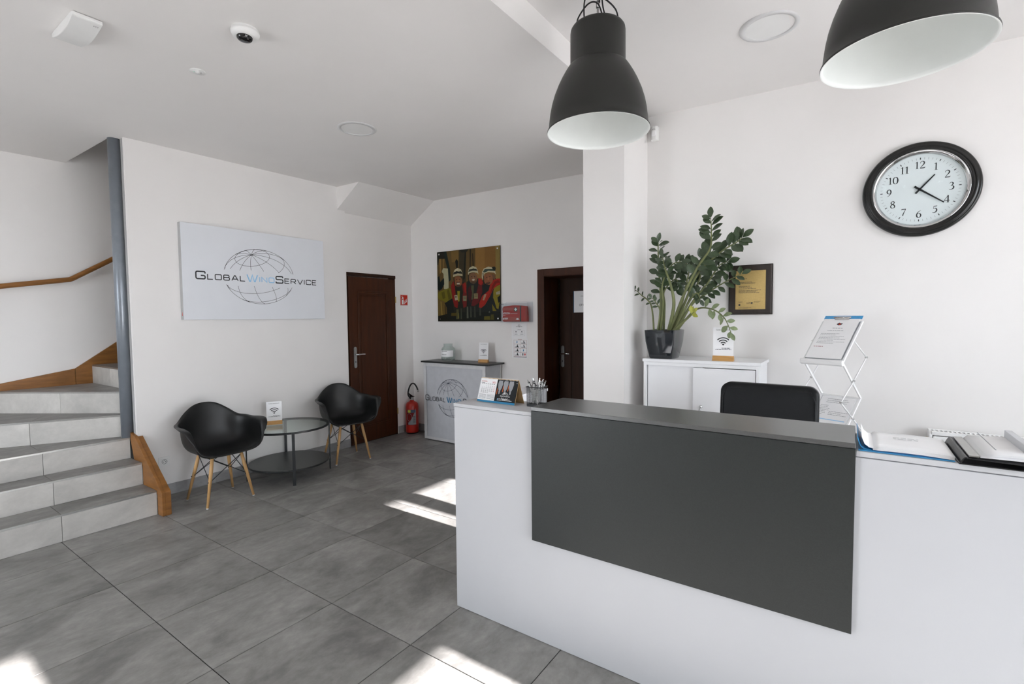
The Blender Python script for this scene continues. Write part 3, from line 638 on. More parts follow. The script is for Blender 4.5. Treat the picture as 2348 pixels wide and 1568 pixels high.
b = MB(); fc.poly(b, [(-.016, .298), (-.003, .288), (.012, .292), (.02, .304), (.004, .306), (-.004, .312)], .006); b.obj('emblem', K['dgrey'], shf); b = MB(); fc.ell(b, .002, .298, .006, .005, .0064); b.obj('emblem_dot', K['red'], shf)
fs = onstand(2, .006)
sh = plate(fs, -.098, .02, .098, .31, 0, .0012).obj('printed_sheet', M_['paper']); tag(sh, 'printed form lying in the second tray of the white stand', 'paper')
b = MB(); lines_of_text(fs, b, -.06, .09, .29, 3, .014, .003, rnd, .002); lines_of_text(fs, b, -.085, -.02, .235, 7, .012, .003, rnd, .002); lines_of_text(fs, b, -.02, .09, .19, 3, .012, .003, rnd, .002); b.obj('printed_lines', K['lgrey'], sh)
b = MB(); fs.rect(b, -.09, .125, .09, .131, .002); fs.rect(b, -.09, .085, .09, .091, .002); b.obj('blue_rule', K['sky'], sh)
b = MB()
for a in (0.02, .06): fs.ribbon(b, [(a, .045), (a+.014, .045), (a+.014, .057), (a, .057)], .002, .002, True)
b.obj('tick_box', K['grey'], sh)
# ------------------------------------------------------------------ wifi cards
def wifi_card(loc, rz, hwid, h, back, label):
    e = empty('wifi_card', loc, rz, label=label, category='sign', group='white wifi cards in wooden holders')
    MB().extr([(-hwid-.002, -.026, 0), (-hwid-.002, .026, 0), (-hwid-.002, .010, .036), (-hwid-.002, -.010, .036)], (2*hwid+.004, 0, 0)).obj('wood_holder', M_['oakx'], e, local=True, bevel=.001)
    t = back
    cd = MB().extr([(-hwid, -.004, .020), (hwid, -.004, .020), (hwid, -.004+t*(h-.02), h), (-hwid, -.004+t*(h-.02), h)], (0, .003, 0)).obj('card', M_['paper'], e, local=True)
    M3 = WM[e.name].to_3x3(); fr = Fr(WM[e.name] @ Vector((0, -.0045, .02)), M3 @ Vector((1, 0, 0)), M3 @ Vector((0, t, 1)).normalized())
    b = MB(); wifi(fr, b, 0, h*.38, hwid*.80); b.obj('wifi_symbol', K['black'], cd)
    b = MB(); r_ = random.Random(5); k = hwid/.066
    wide_word(fr, {'k': b}, [(c, .0065*k if i in (0, 6, 10) else .005*k, .0009*k, 'k', .005*k) for i, c in enumerate('GLOBALWINDSERVICE')], -.045*k, h-.040, .09*k, .0008)
    lines_of_text(fr, b, -.01*k, .045*k, h*.29, 1, .01, .0035*k, r_, .0008, (1, 1)); lines_of_text(fr, b, -.05*k, .053*k, h*.29-.009*k, 1, .01, .0035*k, r_, .0008, (1, 1))
    b.obj('lettering', K['dgrey'], cd)
    return e
wifi_card((-.735, 3.67, 1.214), 0, .067, .235, .0, 'white wifi card in wooden holder on the office cabinet beside the plant')
wifi_card((-4.655, 2.60, .505), math.radians(58), .069, .222, .12, 'white wifi card in wooden holder on the round glass coffee table')
wifi_card((-3.60, 4.60, 1.002), math.radians(14), .060, .235, .10, 'white wifi card in wooden holder on the black topped promotion counter')
# ------------------------------------------------------------------ certificate plaque
cp_ = empty('certificate_plaque', (-.617, 3.99, 1.72), label='gold certificate on dark walnut plaque on wall right of plant', category='plaque')
MB().box(-.765, -.468, 3.982, 3.999, 1.538, 1.904).obj('plaque_board', M_['frame'], cp_, bevel=.003)
MB().box(-.757, -.476, 3.972, 3.982, 1.546, 1.896).obj('plaque_board_front', M_['frame'], cp_, bevel=.004)
gp = MB().box(-.714, -.513, 3.9698, 3.9722, 1.577, 1.860).obj('gold_plate', M_['gold'], cp_)
f = Fr((-.714, 3.9698, 1.577), (1, 0, 0), (0, 0, 1)); b = MB(); r_ = random.Random(8)
f.text(b, 'CERTIFICATE', .022, .222, .007, .0005); lines_of_text(f, b, .022, .17, .198, 2, .008, .0028, r_, .0005); lines_of_text(f, b, .022, .14, .168, 3, .009, .0028, r_, .0005)
lines_of_text(f, b, .022, .185, .138, 4, .0058, .0026, r_, .0005, (.7, 1)); f.rect(b, .022, .027, .034, .039, .0005); f.text(b, 'GWO', .074, .040, .012, .0005); f.ell(b, .112, .046, .006, .006, .0007)
lines_of_text(f, b, .022, .05, .055, 2, .005, .002, r_, .0005); lines_of_text(f, b, .125, .17, .055, 2, .005, .002, r_, .0005); lines_of_text(f, b, .022, .14, .012, 2, .005, .002, r_, .0005)
f.text(b, 'Global Wind Service Poland Sp. z o.o.', .022, .190, .0055, .0005, bold=.01)
b.obj('engraving', K['dgrey'], gp)
# ------------------------------------------------------------------ wall clock
CX, CZ = .333, 2.302
ck_ = empty('wall_clock', (CX, 4.0, CZ), label='large round wall clock with black rim and chrome inner ring', category='clock')
MB().lathe([(.286, .004), (.289, .020), (.283, .036), (.274, .041), (.270, .038), (.266, .044), (.256, .047), (.252, .043), (.247, .046), (.238, .044), (.233, .036), (.233, .005)], (CX, 4.0, CZ), 96, 'y').obj('black_rim', M_['clockblack'], ck_, smooth=True)
MB().lathe([(.238, .036), (.236, .042), (.229, .042), (.224, .034), (.217, .030), (.214, .022), (.214, .014)], (CX, 4.0, CZ), 96, 'y').obj('chrome_ring', M_['chrome'], ck_, smooth=True)
dl = MB().lathe([(0, .016), (.222, .016), (.222, .010), (0, .010)], (CX, 4.0, CZ), 96, 'y').obj('dial', M_['dial'], ck_)
DIG = {
 '1': (.42, [([(.02, .84), (.16, .92), (.22, 1.0)], [.03, .07, .05]), ([(.22, 1.0), (.22, .5), (.22, .02)], [.12, .12, .12]), ([(.04, .015), (.40, .015)], [.03, .03])]),
 '2': (.62, [([(.06, .74), (.10, .90), (.26, 1.0), (.44, .93), (.50, .76), (.44, .58), (.28, .38), (.04, .04)], [.05, .05, .07, .11, .13, .11, .07, .05]), ([(.03, .05), (.3, .05), (.52, .05), (.60, .20)], [.08, .10, .09, .02])]),
 '3': (.58, [([(.06, .82), (.16, .96), (.30, .99), (.43, .88), (.42, .72), (.30, .60), (.18, .56)], [.03, .05, .07, .12, .12, .06, .03]), ([(.18, .56), (.38, .52), (.50, .36), (.46, .14), (.28, .02), (.10, .02), (.02, .08)], [.03, .07, .13, .13, .08, .05, .05])]),
 '4': (.62, [([(.46, 1.0), (.24, .66), (.02, .30)], [.05, .05, .05]), ([(.02, .28), (.62, .28)], [.07, .07]), ([(.44, 1.0), (.44, .5), (.44, .0)], [.12, .12, .12]), ([(.30, .015), (.58, .015)], [.03, .03])]),
 '5': (.56, [([(.54, 1.0), (.46, .93), (.18, .93)], [.02, .09, .09]), ([(.18, .95), (.13, .6)], [.04, .04]), ([(.13, .58), (.30, .64), (.46, .54), (.50, .34), (.40, .12), (.20, .02), (.02, .07)], [.03, .07, .11, .14, .12, .07, .04])]),
 '6': (.60, [([(.52, 1.0), (.30, .86), (.13, .62), (.06, .36), (.12, .12), (.29, .01), (.46, .10), (.52, .30), (.45, .52), (.30, .60), (.15, .52), (.08, .36)], [.03, .06, .10, .13, .13, .07, .10, .13, .10, .05, .04, .04])]),
 '7': (.56, [([(.03, .80), (.06, .94)], [.02, .05]), ([(.05, .94), (.54, .94)], [.10, .09]), ([(.54, .96), (.40, .62), (.26, .28), (.20, .0)], [.04, .07, .10, .12])]),
 '8': (.60, [([(.30, .55), (.14, .64), (.11, .82), (.28, .99), (.44, .90), (.47, .76), (.40, .62), (.28, .53), (.10, .38), (.06, .20), (.16, .04), (.32, .0), (.50, .10), (.52, .28), (.44, .42), (.30, .55)], [.10, .10, .10, .05, .09, .09, .07, .10, .09, .10, .10, .05, .10, .12, .12, .10])]),
 '9': (.60, [([(.08, .0), (.30, .14), (.46, .38), (.52, .64), (.46, .88), (.30, .99), (.13, .90), (.07, .70), (.14, .48), (.30, .40), (.44, .48), (.51, .64)], [.03, .06, .10, .13, .13, .07, .10, .13, .10, .05, .04, .04])]),
 '0': (.64, [([(.31, .99), (.12, .86), (.05, .5), (.12, .14), (.31, .01), (.50, .14), (.57, .5), (.50, .86), (.31, .99)], [.05, .11, .14, .11, .05, .11, .14, .11, .05])])}
def serif_num(fr, mb, txt, a, b_, h, off=.0006):
    tot = sum(DIG[c][0] for c in txt)+.10*(len(txt)-1); x = a-tot*h/2
    for c in txt:
        for pts, wd in DIG[c][1]:
            if len(pts) > 2 and not (c == '1'): 
                q = spline([(p[0], p[1], w_) for p, w_ in zip(pts, wd)], 5); pp_, ww = [(v[0], v[1]) for v in q], [max(.02, v[2]) for v in q]
            else: pp_, ww = pts, wd
            fr.ribbon(mb, [(x+p[0]*h, b_+(p[1]-.5)*h) for p in pp_], [w_*h*1.15 for w_ in ww], off)
        x += (DIG[c][0]+.10)*h
fd = Fr((CX, 4.0-.016, CZ), (1, 0, 0), (0, 0, 1)); b = MB()
for n in range(1, 13):
    t = PI/2-n*PI/6; serif_num(fd, b, str(n), .150*math.cos(t), .150*math.sin(t), .043)
b.obj('numerals', K['dgrey'], dl)
b = MB()
for n in range(60):
    t = PI/2-n*PI/30; c_, s2 = math.cos(t), math.sin(t); big = n % 5 == 0
    fd.ribbon(b, [(.183*c_, .183*s2), ((.195)*c_, (.195)*s2)], .0045 if big else .0011, .0006)
b.obj('minute_marks', K['dgrey'], dl)
def hand(name, deg, L, tail, w0, w1, off):
    t = math.radians(90-deg); d = Vector((math.cos(t), math.sin(t))); n = Vector((-d.y, d.x))
    P = [-d*tail+n*w0/2, -d*tail-n*w0/2, d*L-n*w1/2, d*L+n*w1/2]
    MB().extr([fd.p(p.x, p.y, off) for p in P], fd.n*.001).obj(name, K['black'], ck_)
hand('hour_hand', 41, .108, .030, .011, .006, .006); hand('minute_hand', 129, .150, .033, .012, .006, .008)
MB().lathe([(0, .028), (.006, .028), (.006, .017), (0, .017)], (CX, 4.0, CZ), 16, 'y').obj('hand_pin', K['black'], ck_)
MB().lathe([(0, .033), (.20, .031), (.222, .029), (.222, .0275), (0, .0275)], (CX, 4.0, CZ), 64, 'y').obj('glass_cover', glass('clock_glass', (.97, .98, .98), .03), ck_, smooth=True)
# ------------------------------------------------------------------ pendant lamps
def pendant(loc, label, seed):
    e = empty('pendant_lamp', loc, label=label, category='lamp', group='dark industrial pendant lamps over the counter')
    def prof(o): return [(.233-o, .000), (.231-o, .012), (.228-o, .045), (.223-o, .085), (.215-o, .125), (.203-o, .165), (.187-o, .205), (.170-o, .240), (.154-o, .268), (.145-o, .282), (.139-o, .291), (.130-o, .296), (.1275-o, .303)]
    sh = MB().lathe([(.2375, -.004), (.2385, .000), (.2375, .004)] + prof(0)[1:] + [(.127, .45), (.125, .463), (.119, .472), (.108, .478), (.05, .480), (0, .480)], (0, 0, 0), 96).obj('shade', M_['lampdark'], e, local=True, smooth=True)
    MB().lathe([(.2375, -.004), (.234, -.0045), (.229, .001)] + [(r, h) for r, h in prof(.003)[1:]] + [(.124, .45), (.10, .47), (0, .473)], (0, 0, 0), 96).obj('inner_shade', M_['lampwhite'], sh, local=True, smooth=True)
    MB().tube([(0, 0, .47), (0, 0, .38)], .024, 16).obj('socket', M_['blackpl'], e, local=True, smooth=True)
    MB().lathe([(0, .20), (.025, .205), (.045, .235), (.048, .265), (.035, .31), (.022, .35), (.02, .38)], (0, 0, 0), 24).obj('bulb', M_['whitepl'], e, local=True, smooth=True)
    top = 3.11-loc[2]-.0
    r_ = random.Random(seed); c = MB()
    loops = [[(-.085, -.02, .478), (-.10, -.01, .54), (-.05, 0, .60), (.0, 0, .585), (.03, .0, .50), (.035, 0, .475)], [(.095, .02, .476), (.08, .02, .54), (.03, .01, .60), (-.03, 0, .635), (-.06, -.01, .62), (-.06, -.02, .54), (-.045, -.02, .478)], [(.05, .03, .478), (.02, .02, .56), (.012, .01, .66), (.008, 0, top)], [(.0, .02, .60), (.006, .015, .7), (.0, .01, top)]]
    for L in loops: c.tube(spline(L, 7), .0035, 8)
    c.obj('cord', M_['rubber'], e, local=True, smooth=True)
    c = MB(); n = int((top-.48)/.028)
    for i in range(n):
        z = .482+i*.028; d = (.0065, 0) if i % 2 else (0, .0065)
        c.tube([(d[0], d[1], z), (d[0], d[1], z+.030), (-d[0], -d[1], z+.030), (-d[0], -d[1], z), (d[0], d[1], z)], .0016, 5)
    for k, (a, z) in enumerate([(0, .5), (1, .515), (2, .53), (3, .5)]):
        x = -.02-.02*k; c.tube([(x, -.01, .482+.03*(k % 2)), (x-.016, -.01, .49+.03*(k % 2)), (x-.016, -.004, .505+.03*(k % 2)), (x, -.004, .50+.03*(k % 2)), (x, -.01, .482+.03*(k % 2))], .0016, 5)
    c.obj('chain', M_['blacksteel'], e, local=True)
    MB().lathe([(.0, top-.035), (.05, top-.035), (.06, top-.01), (.06, top+.05), (0, top+.05)], (0, 0, 0), 32).obj('ceiling_cup', M_['lampdark'], e, local=True, smooth=True)
    return e
pendant((-1.0, 2.172, 2.402), 'dark pendant lamp hanging nearer the white pillar, its whole shade visible', 1)
pendant((.125, 2.150, 2.402), 'dark pendant lamp hanging in front of the wall clock side, cut by picture top', 2)
# ------------------------------------------------------------------ ceiling fittings
def downlight(x, y, z, r, label):
    e = empty('recessed_downlight', (x, y, z), label=label, category='ceiling light', group='white recessed round ceiling lights')
    MB().lathe([(r, 0), (r, -.004), (r-.012, -.009), (r-.028, -.009), (r-.030, -.004)], (x, y, z), 64).obj('trim_ring', mat('satin_grey_ring_%d' % int(x*10), (.62, .62, .62), .5), e, smooth=True)
    MB().lathe([(0, -.0045), (r-.029, -.0045), (r-.029, 0), (0, 0)], (x, y, z), 64).obj('diffuser', M_['whitepl'], e)
downlight(-3.222, 2.545, zl(-3.2, 2.5)+.002, .148, 'flush round ceiling light above the sign wall seating')
downlight(-.405, 3.115, zr(-.4, 3)+.002, .152, 'flush round ceiling light between the two pendant lamps')
ap = empty('access_point', (-3.16, .85, 3.02), label='white box with curved underside on ceiling over the stairs', category='ceiling device')
ax0, ax1, ay0, ay1 = -3.385, -3.052, .790, .906; zc = zl(-3.1, .85)
P = [(ax1, zc-.004), (ax1, zc-.020)] + [(ax1-.008+(ax0-ax1+.016)*t, zc-.024-.024*math.sin(t*PI)) for t in [i/12 for i in range(13)]] + [(ax0, zc-.020), (ax0, zc-.004), (ax0+.03, zc), (ax1-.03, zc)]
MB().extr([(x, ay0, z) for x, z in P], (0, ay1-ay0, 0)).obj('housing', M_['whitepl'], ap, bevel=.003)
b = MB(); f = Fr((ax1-.022, ay1-.030, zc-.0305), (0, 1, 0), (-1, 0, -.20)); 
for k in range(5): f.rect(b, .004*k, 0, .004*k+.0018, .004+.003*(k % 2 == 0), .002)
b.obj('logo', K['grey'], ap)
dc = empty('dome_camera', (-2.56, 1.345, 3.02), label='small white dome camera with dark glass on the ceiling', category='camera'); zc = zl(-2.56, 1.34)
MB().lathe([(.062, 0), (.063, -.012), (.066, -.014), (.066, -.020), (.060, -.034), (.046, -.042), (.040, -.043), (0, -.043)], (-2.56, 1.345, zc), 48).obj('housing', M_['whitepl'], dc, smooth=True)
MB().lathe([(.037, -.042), (.036, -.050), (.030, -.058), (.016, -.063), (0, -.064)], (-2.553, 1.338, zc), 32).obj('dark_dome', M_['lens'], dc, smooth=True)
sd_ = empty('emergency_light', (-3.228, 1.405, 3.03), label='tiny round white fitting with green indicator on the ceiling', category='ceiling device'); zc = zl(-3.228, 1.4)
MB().lathe([(.042, 0), (.042, -.003), (.036, -.005), (.014, -.005), (.012, -.009), (.006, -.012), (0, -.0125)], (-3.228, 1.405, zc), 40).obj('housing', M_['whitepl'], sd_, smooth=True)
MB().lathe([(.003, -.004), (.003, -.007), (0, -.008)], (-3.236, 1.388, zc), 12).obj('indicator', ink('pale_green', 190, 235, 215), sd_)
MB().lathe([(.002, -.004), (.002, -.007), (0, -.008)], (-3.22, 1.42, zc), 12).obj('screw', K['dgrey'], sd_)
ms = empty('motion_sensor', (-1.33, 3.975, 3.0), label='small white motion sensor in the top corner of the clock wall', category='sensor')
MB().prism([(-1.362, 3.998), (-1.302, 3.998), (-1.304, 3.965), (-1.318, 3.950), (-1.346, 3.950), (-1.360, 3.965)], 2.945, 3.055).obj('housing', M_['whitepl'], ms, bevel=.006, bseg=3)
MB().prism([(-1.353, 3.962), (-1.311, 3.962), (-1.317, 3.944), (-1.347, 3.944)], 2.975, 3.018).obj('lens', M_['paper'], ms, bevel=.005, bseg=3)
b = MB(); f = Fr((-1.332, 3.9496, 3.02), (1, 0, 0), (0, 0, 1)); f.ribbon(b, [(.013*math.cos(t), .011*math.sin(t)) for t in [PI*.15+PI*.7*i/8 for i in range(9)]], .003, .0006); b.obj('dark_arc', K['grey'], ms)
# ------------------------------------------------------------------ armchairs
def armchair(loc, rz, label):
    e = empty('shell_armchair', loc, rz, label=label, category='chair', group='black shell armchairs by the sign wall')
    C = Vector((.03, 0, .42))
    half = [(.258, .0, .425), (.256, .10, .427), (.250, .180, .434), (.238, .245, .455), (.222, .288, .515), (.200, .306, .595), (.165, .314, .652), (.08, .316, .668), (-.02, .312, .664), (-.10, .292, .672), (-.165, .245, .700), (-.212, .180, .758), (-.240, .095, .812), (-.250, 0, .826)]
    half = [(x, y*.925, z-(.016 if z > .69 else 0)) for x, y, z in half]
    rim = half + [(x, -y, z) for x, y, z in half[-2:0:-1]]
    rim = spline(rim, 4, True); n = len(rim)
    def fn(u, v):
        i = int(round(u*n)) % n; R = rim[i]; d = Vector((R.x-C.x, R.y-C.y, 0)); hz = R.z-C.z
        if v <= .85:
            t = v/.85; h = math.sin(t*PI/2)**.9; k = 1-math.cos(t*PI/2)**1.0; k = t**3.2*.80+.20*t**1.6
            tall = min(1, max(0, (R.z-.45)/.2))
            h = h*(1-tall)+(1-(1-t)**2.4)*.97*tall
            x, y = C.x+d.x*h*.97, C.y+d.y*h*.97; z = C.z-.012*math.cos(t*PI/2)+hz*k*.985
            return (x, y, z)
        t = (v-.85)/.15; side = min(1, abs(R.y)/.26)*(1 if R.z > .56 else .3); fl_ = .03+.030*max(0, 1-abs(R.x-.12)/.13)*(1 if R.z > .6 else 0)
        o = d.normalized()
        return (C.x+d.x*(.97+.03*t)+o.x*fl_*t*t*side*.3, C.y+d.y*(.97+.03*t)+o.y*fl_*t*t*side, C.z+hz*(.985+.015*t)-.004*t*t*side)
    sh = MB(); sh.grid(fn, n, 14, True); base = len(sh.v); sh.v.append((C.x, 0, C.z-.012)); sh.f += [(base, k, (k+1) % n) for k in range(n)]
    sh.obj('seat_shell', M_['blackpl'], e, local=True, smooth=True, merge=True, solid=.007, subsurf=1)
    feet = [(.182, .187), (.182, -.187), (-.182, .187), (-.182, -.187)]; tops = [(.135, .115), (.135, -.115), (-.10, .115), (-.10, -.115)]
    for (fx, fy), (tx, ty) in zip(feet, tops):
        lg = MB().tube([(tx, ty, .405), (tx*.75+fx*.25, ty*.75+fy*.25, .30), (fx, fy, .006)], [.0125, .0145, .0095], 14).obj('leg', M_['beech'], e, local=True, smooth=True)
        MB().tube([(fx, fy, 0), (fx, fy, .007)], .009, 12).obj('foot_cap', M_['whitepl'], lg, local=True)
        MB().lathe([(0, -.016), (.005, -.016), (.005, .016), (0, .016)], ((tx+fx)/2, (ty+fy)/2, .205), 10, 'y').obj('bolt', M_['blacksteel'], lg, local=True)
    w_ = MB()
    at = lambda i, z: ((tops[i][0]+(feet[i][0]-tops[i][0])*(.405-z)/.40), (tops[i][1]+(feet[i][1]-tops[i][1])*(.405-z)/.40), z)
    for a, b_ in ((0, 1), (2, 3), (0, 2), (1, 3)):
        A, B_ = at(a, .385), at(b_, .385); a2, b2 = at(a, .205), at(b_, .205)
        w_.tube([A, b2], .0032, 6); w_.tube([B_, a2], .0032, 6)
    w_.obj('wire_brace', M_['blacksteel'], e, local=True)
    m = MB()
    for (tx, ty) in tops: m.box(tx-.022, tx+.022, ty-.022, ty+.022, .395, .412)
    m.tube([(.135, .115, .40), (.135, -.115, .40), (-.10, -.115, .40), (-.10, .115, .40), (.135, .115, .40)], .006, 8)
    m.obj('seat_mount', M_['blacksteel'], e, local=True)
    return e
armchair((-4.455, 1.990, 0), 0, 'black shell armchair with wooden legs next to the wall socket and stairs')
armchair((-4.545, 3.350, 0), math.radians(-15), 'black shell armchair with wooden legs in front of the closed brown door')
# ------------------------------------------------------------------ coffee table
ct = empty('coffee_table', (-4.54, 2.68, 0), label='round black steel coffee table with glass top and black lower shelf', category='table')
R_ = .372; tcx, tcy = -4.54, 2.68
MB().lathe([(R_-.022, .478), (R_, .478), (R_, .497), (R_-.003, .497), (R_-.003, .490), (R_-.022, .490)], (tcx, tcy, 0), 72, closed=True).obj('top_ring', M_['blacksteel'], ct, smooth=False)
MB().lathe([(0, .4905), (R_-.004, .4905), (R_-.004, .4965), (0, .4965)], (tcx, tcy, 0), 72).obj('glass_top', M_['glass'], ct)
MB().lathe([(0, .128), (R_-.006, .128), (R_-.002, .132), (R_-.002, .141), (R_-.006, .145), (0, .145)], (tcx, tcy, 0), 72).obj('lower_shelf', M_['blackglass'], ct)
for k, (dx, dy) in enumerate([(.336, -.16), (.16, .336), (-.16, -.336), (-.336, .16)]):
    u = Vector((dx, dy, 0)).normalized(); c = Vector((tcx, tcy, 0))+u*(R_+.004)
    MB().obox(c+Vector((0, 0, .2475)), u, (-u.y, u.x, 0), (0, 0, 1), .006, .0125, .2475).obj('leg', M_['blacksteel'], ct, bevel=.001, bseg=1)
# ------------------------------------------------------------------ company sign
sg = empty('company_sign', (-4.92, 2.63, 1.97), label='white company sign board with globe logo above the coffee table', category='sign')
MB().box(-4.919, -4.868, 1.925, 3.345, 1.540, 2.403).obj('sign_board', M_['panel'], sg, bevel=.0015, bseg=1)
MB().box(-4.918, -4.869, 1.9235, 1.925, 1.541, 2.402).obj('edge_strip', M_['paneledge'], sg)
b = MB(); f = Fr((-4.89, 1.9235, 1.575), (1, 0, 0), (0, 0, 1)); f.poly(b, [(-.006, 0), (.006, 0), (.004, .03), (0, .036)], .0006); b.obj('red_sticker', K['red'], sg)
fs_ = Fr((-4.868, 0, 0), (0, 1, 0), (0, 0, 1))
def logo(fr, parent, a0, a1, zc, gc, ga, gb, mats, lw, hcap, hbig, st, stb, gaps=None, off=.0008):
    mbs = {'dark': MB(), 'sky': MB()}
    word = 'GLOBALWINDSERVICE'; spec = []
    for i, c in enumerate(word):
        big = i in (0, 6, 10); spec.append((c, hbig if big else hcap, stb if big else st, 'sky' if 6 <= i < 10 else 'dark', hcap))
    wide_word(fr, mbs, spec, a0, zc-hcap/2, a1-a0, off)
    mbs['dark'].obj('lettering', mats[0], parent); mbs['sky'].obj('blue_lettering', mats[1], parent)
    b = MB(); globe(fr, b, gc[0], gc[1], ga, gb, lw, -.34, .17, off); b.obj('globe_drawing', mats[2], parent)
logo(fs_, sg, 2.036, 3.245, 1.935, (2.628, 1.963), .352, .270, (K['dgrey'], K['sky'], K['dgrey']), .0030, .047, .066, .0085, .0115)
# ------------------------------------------------------------------ wall socket
so = empty('wall_socket', (-4.92, 1.742, .305), label='white double frame wall socket low on the wall by the armchair', category='socket')
pl_ = MB().box(-4.9195, -4.911, 1.700, 1.784, .262, .346).obj('socket_frame', M_['whitepl'], so, bevel=.002)
MB().box(-4.912, -4.907, 1.716, 1.768, .278, .330).obj('socket_insert', M_['whitepl'], so, bevel=.0015)
MB().lathe([(.020, .0), (.020, .006), (.018, .006), (.018, .001)], (-4.911, 1.742, .304), 28, 'x', closed=True).obj('socket_ring', K['grey'], so)
b = MB()
for dy, dz in ((-.008, -.002), (.008, -.002), (0, .010)): b.lathe([(0, 0), (.0028, 0), (.0028, .0012), (0, .0012)], (-4.907, 1.742+dy, .304+dz), 10, 'x')
b.obj('socket_holes', K['black'], so)
# ------------------------------------------------------------------ fire sign and extinguisher
fx = empty('fire_extinguisher_sign', (-4.95, 4.61, 1.78), label='small red fire extinguisher sign beside the brown passage door', category='sign')
MB().box(-4.9495, -4.947, 4.546, 4.674, 1.712, 1.852).obj('sign_plate', K['red'], fx)
f = Fr((-4.947, 4.546, 1.712), (0, 1, 0), (0, 0, 1)); b = MB(); k = .128
f.ribbon(b, [(.004, .004), (k-.004, .004), (k-.004, .136), (.004, .136)], .002, .0005, True)
f.poly(b, [(.022, .014), (.056, .014), (.056, .088), (.050, .098), (.046, .100), (.046, .112), (.032, .112), (.032, .100), (.028, .098), (.022, .088)], .0006); f.ribbon(b, [(.030, .108), (.024, .118), (.034, .126)], .006, .0006); f.ribbon(b, [(.046, .108), (.058, .104)], .004, .0006)
for j in range(3):
    x = .066+.017*j; f.poly(b, [(x, .020+.012*j), (x+.010, .016+.012*j), (x+.013, .036+.012*j), (x+.007, .050+.012*j), (x+.014, .074+.010*j), (x+.002, .052+.012*j), (x+.004, .036+.012*j)], .0006)
b.obj('pictogram', K['white'], fx)
b = MB(); f.rect(b, .028, .074, .050, .086, .0008); b.obj('pictogram_label', K['red'], fx)
fe = empty('fire_extinguisher', (-4.825, 4.600, 0), label='red fire extinguisher with curved black hose in passage corner', category='extinguisher')
ex, ey = -4.825, 4.600
MB().lathe([(0, .012), (.078, .012), (.084, .022), (.086, .045), (.086, .36), (.080, .392), (.062, .415), (.040, .425), (.030, .43), (.026, .445), (0, .445)], (ex, ey, 0), 40).obj('cylinder', M_['red'], fe, smooth=True)
MB().lathe([(.0, 0), (.076, 0), (.078, .014), (0, .014)], (ex, ey, 0), 40).obj('foot_ring', M_['rubber'], fe)
MB().tube([(ex, ey, .44), (ex, ey, .482)], .020, 16).box(ex-.05, ex-.018, ey-.012, ey+.012, .448, .470).obj('valve', M_['steel'], fe, smooth=False)
MB().extr([(ex-.01, ey-.022, .478), (ex+.01, ey-.045, .500), (ex+.022, ey-.075, .535), (ex+.022, ey-.085, .548), (ex+.03, ey-.04, .512), (ex+.03, ey+.01, .49)], (.014, .006, 0)).obj('trigger', M_['blackpl'], fe)
hs_ = MB().tube(spline([(ex+.01, ey-.03, .465), (ex-.015, ey-.05, .52), (ex, ey-.05, .60), (ex+.045, ey-.05, .665), (ex+.10, ey-.05, .675), (ex+.145, ey-.05, .635), (ex+.165, ey-.05, .595)], 8), .0095, 12).obj('hose', M_['rubber'], fe, smooth=True)
MB().tube([(ex+.165, ey-.05, .597), (ex+.172, ey-.05, .572)], .011, 12).obj('nozzle', M_['steel'], fe, smooth=True)
# labels wrapped round the cylinder
def wrap(a0, a1, z0, z1, r, m, name, n=14, poly=None):
    mb = MB(); mb.grid(lambda u, v: (ex+r*math.cos(a0+(a1-a0)*u), ey+r*math.sin(a0+(a1-a0)*u), (poly(u, v) if poly else z0+(z1-z0)*v)), n, 1); return mb.obj(name, m, fe, smooth=True)
A0, A1 = math.radians(-100), math.radians(-8)
wrap(A0, A1, .12, .325, .0868, ink('dark_red_label', 120, 30, 28), 'label', 18)
wrap(A0+.35, A1, .12, .30, .0873, K['lgrey'], 'label_text_field', 18, lambda u, v: .125+v*(.03+.19*u**1.5))
wrap(A0+.2, A1-.1, .285, .325, .0876, ink('label_band', 78, 92, 110), 'label_band', 14)
wrap(A0+.3, A0+.75, .288, .322, .0880, ink('label_yellow', 196, 190, 70), 'label_badge', 8)
mb = MB()
for j in range(8): 
    a = A1-.55; mb.grid(lambda u, v, j=j: (ex+.0878*math.cos(a+(.42)*u), ey+.0878*math.sin(a+.42*u), .15+.012*j+.004*v), 6, 1)
mb.obj('label_lines', K['dgrey'], fe)
mb = MB(); mb.tube([(ex+.0885*math.cos(A0+.55+.38*math.cos(t)), ey+.0885*math.sin(A0+.55+.38*math.cos(t)), .225+.05*math.sin(t)) for t in [2*PI*i/20 for i in range(21)]], .0018, 5); mb.obj('label_circle', K['lgrey'], fe)
# ------------------------------------------------------------------ promotion counter
pc = empty('promotion_counter', (-3.95, 4.6, 0), label='fabric promotion counter with black top and globe print below the poster', category='counter')
px0, px1, py0, py1 = -4.44, -3.45, 4.455, 4.745
MB().prism([(px0-.03, py0-.03), (px1+.05, py0-.03), (px1+.05, py1+.008), (px0-.03, py1+.008)], .980, 1.000).obj('black_top', M_['blackglass'], pc, bevel=.003)
fb = MB()
fb.grid(lambda u, v: (px0+(px1-px0)*u, py0-.000-.006*math.sin(PI*u)*math.sin(PI*v)*1.0+.004*math.exp(-((u-v*.55-.02)/.05)**2)*math.sin(PI*v)*-1+.004*math.exp(-(((1-u)-(v)*.55-.02)/.05)**2)*-1*v, .012+.966*v), 60, 40)
fb.grid(lambda u, v: (px1-.012*math.sin(PI*v)*math.sin(PI*u), py0+(py1-py0)*u, .012+.966*v), 12, 20)
fb.grid(lambda u, v: (px0+.012*math.sin(PI*v)*math.sin(PI*u), py0+(py1-py0)*u, .012+.966*v), 12, 20)
fbo = fb.obj('fabric_skirt', M_['fabric'], pc, smooth=True)
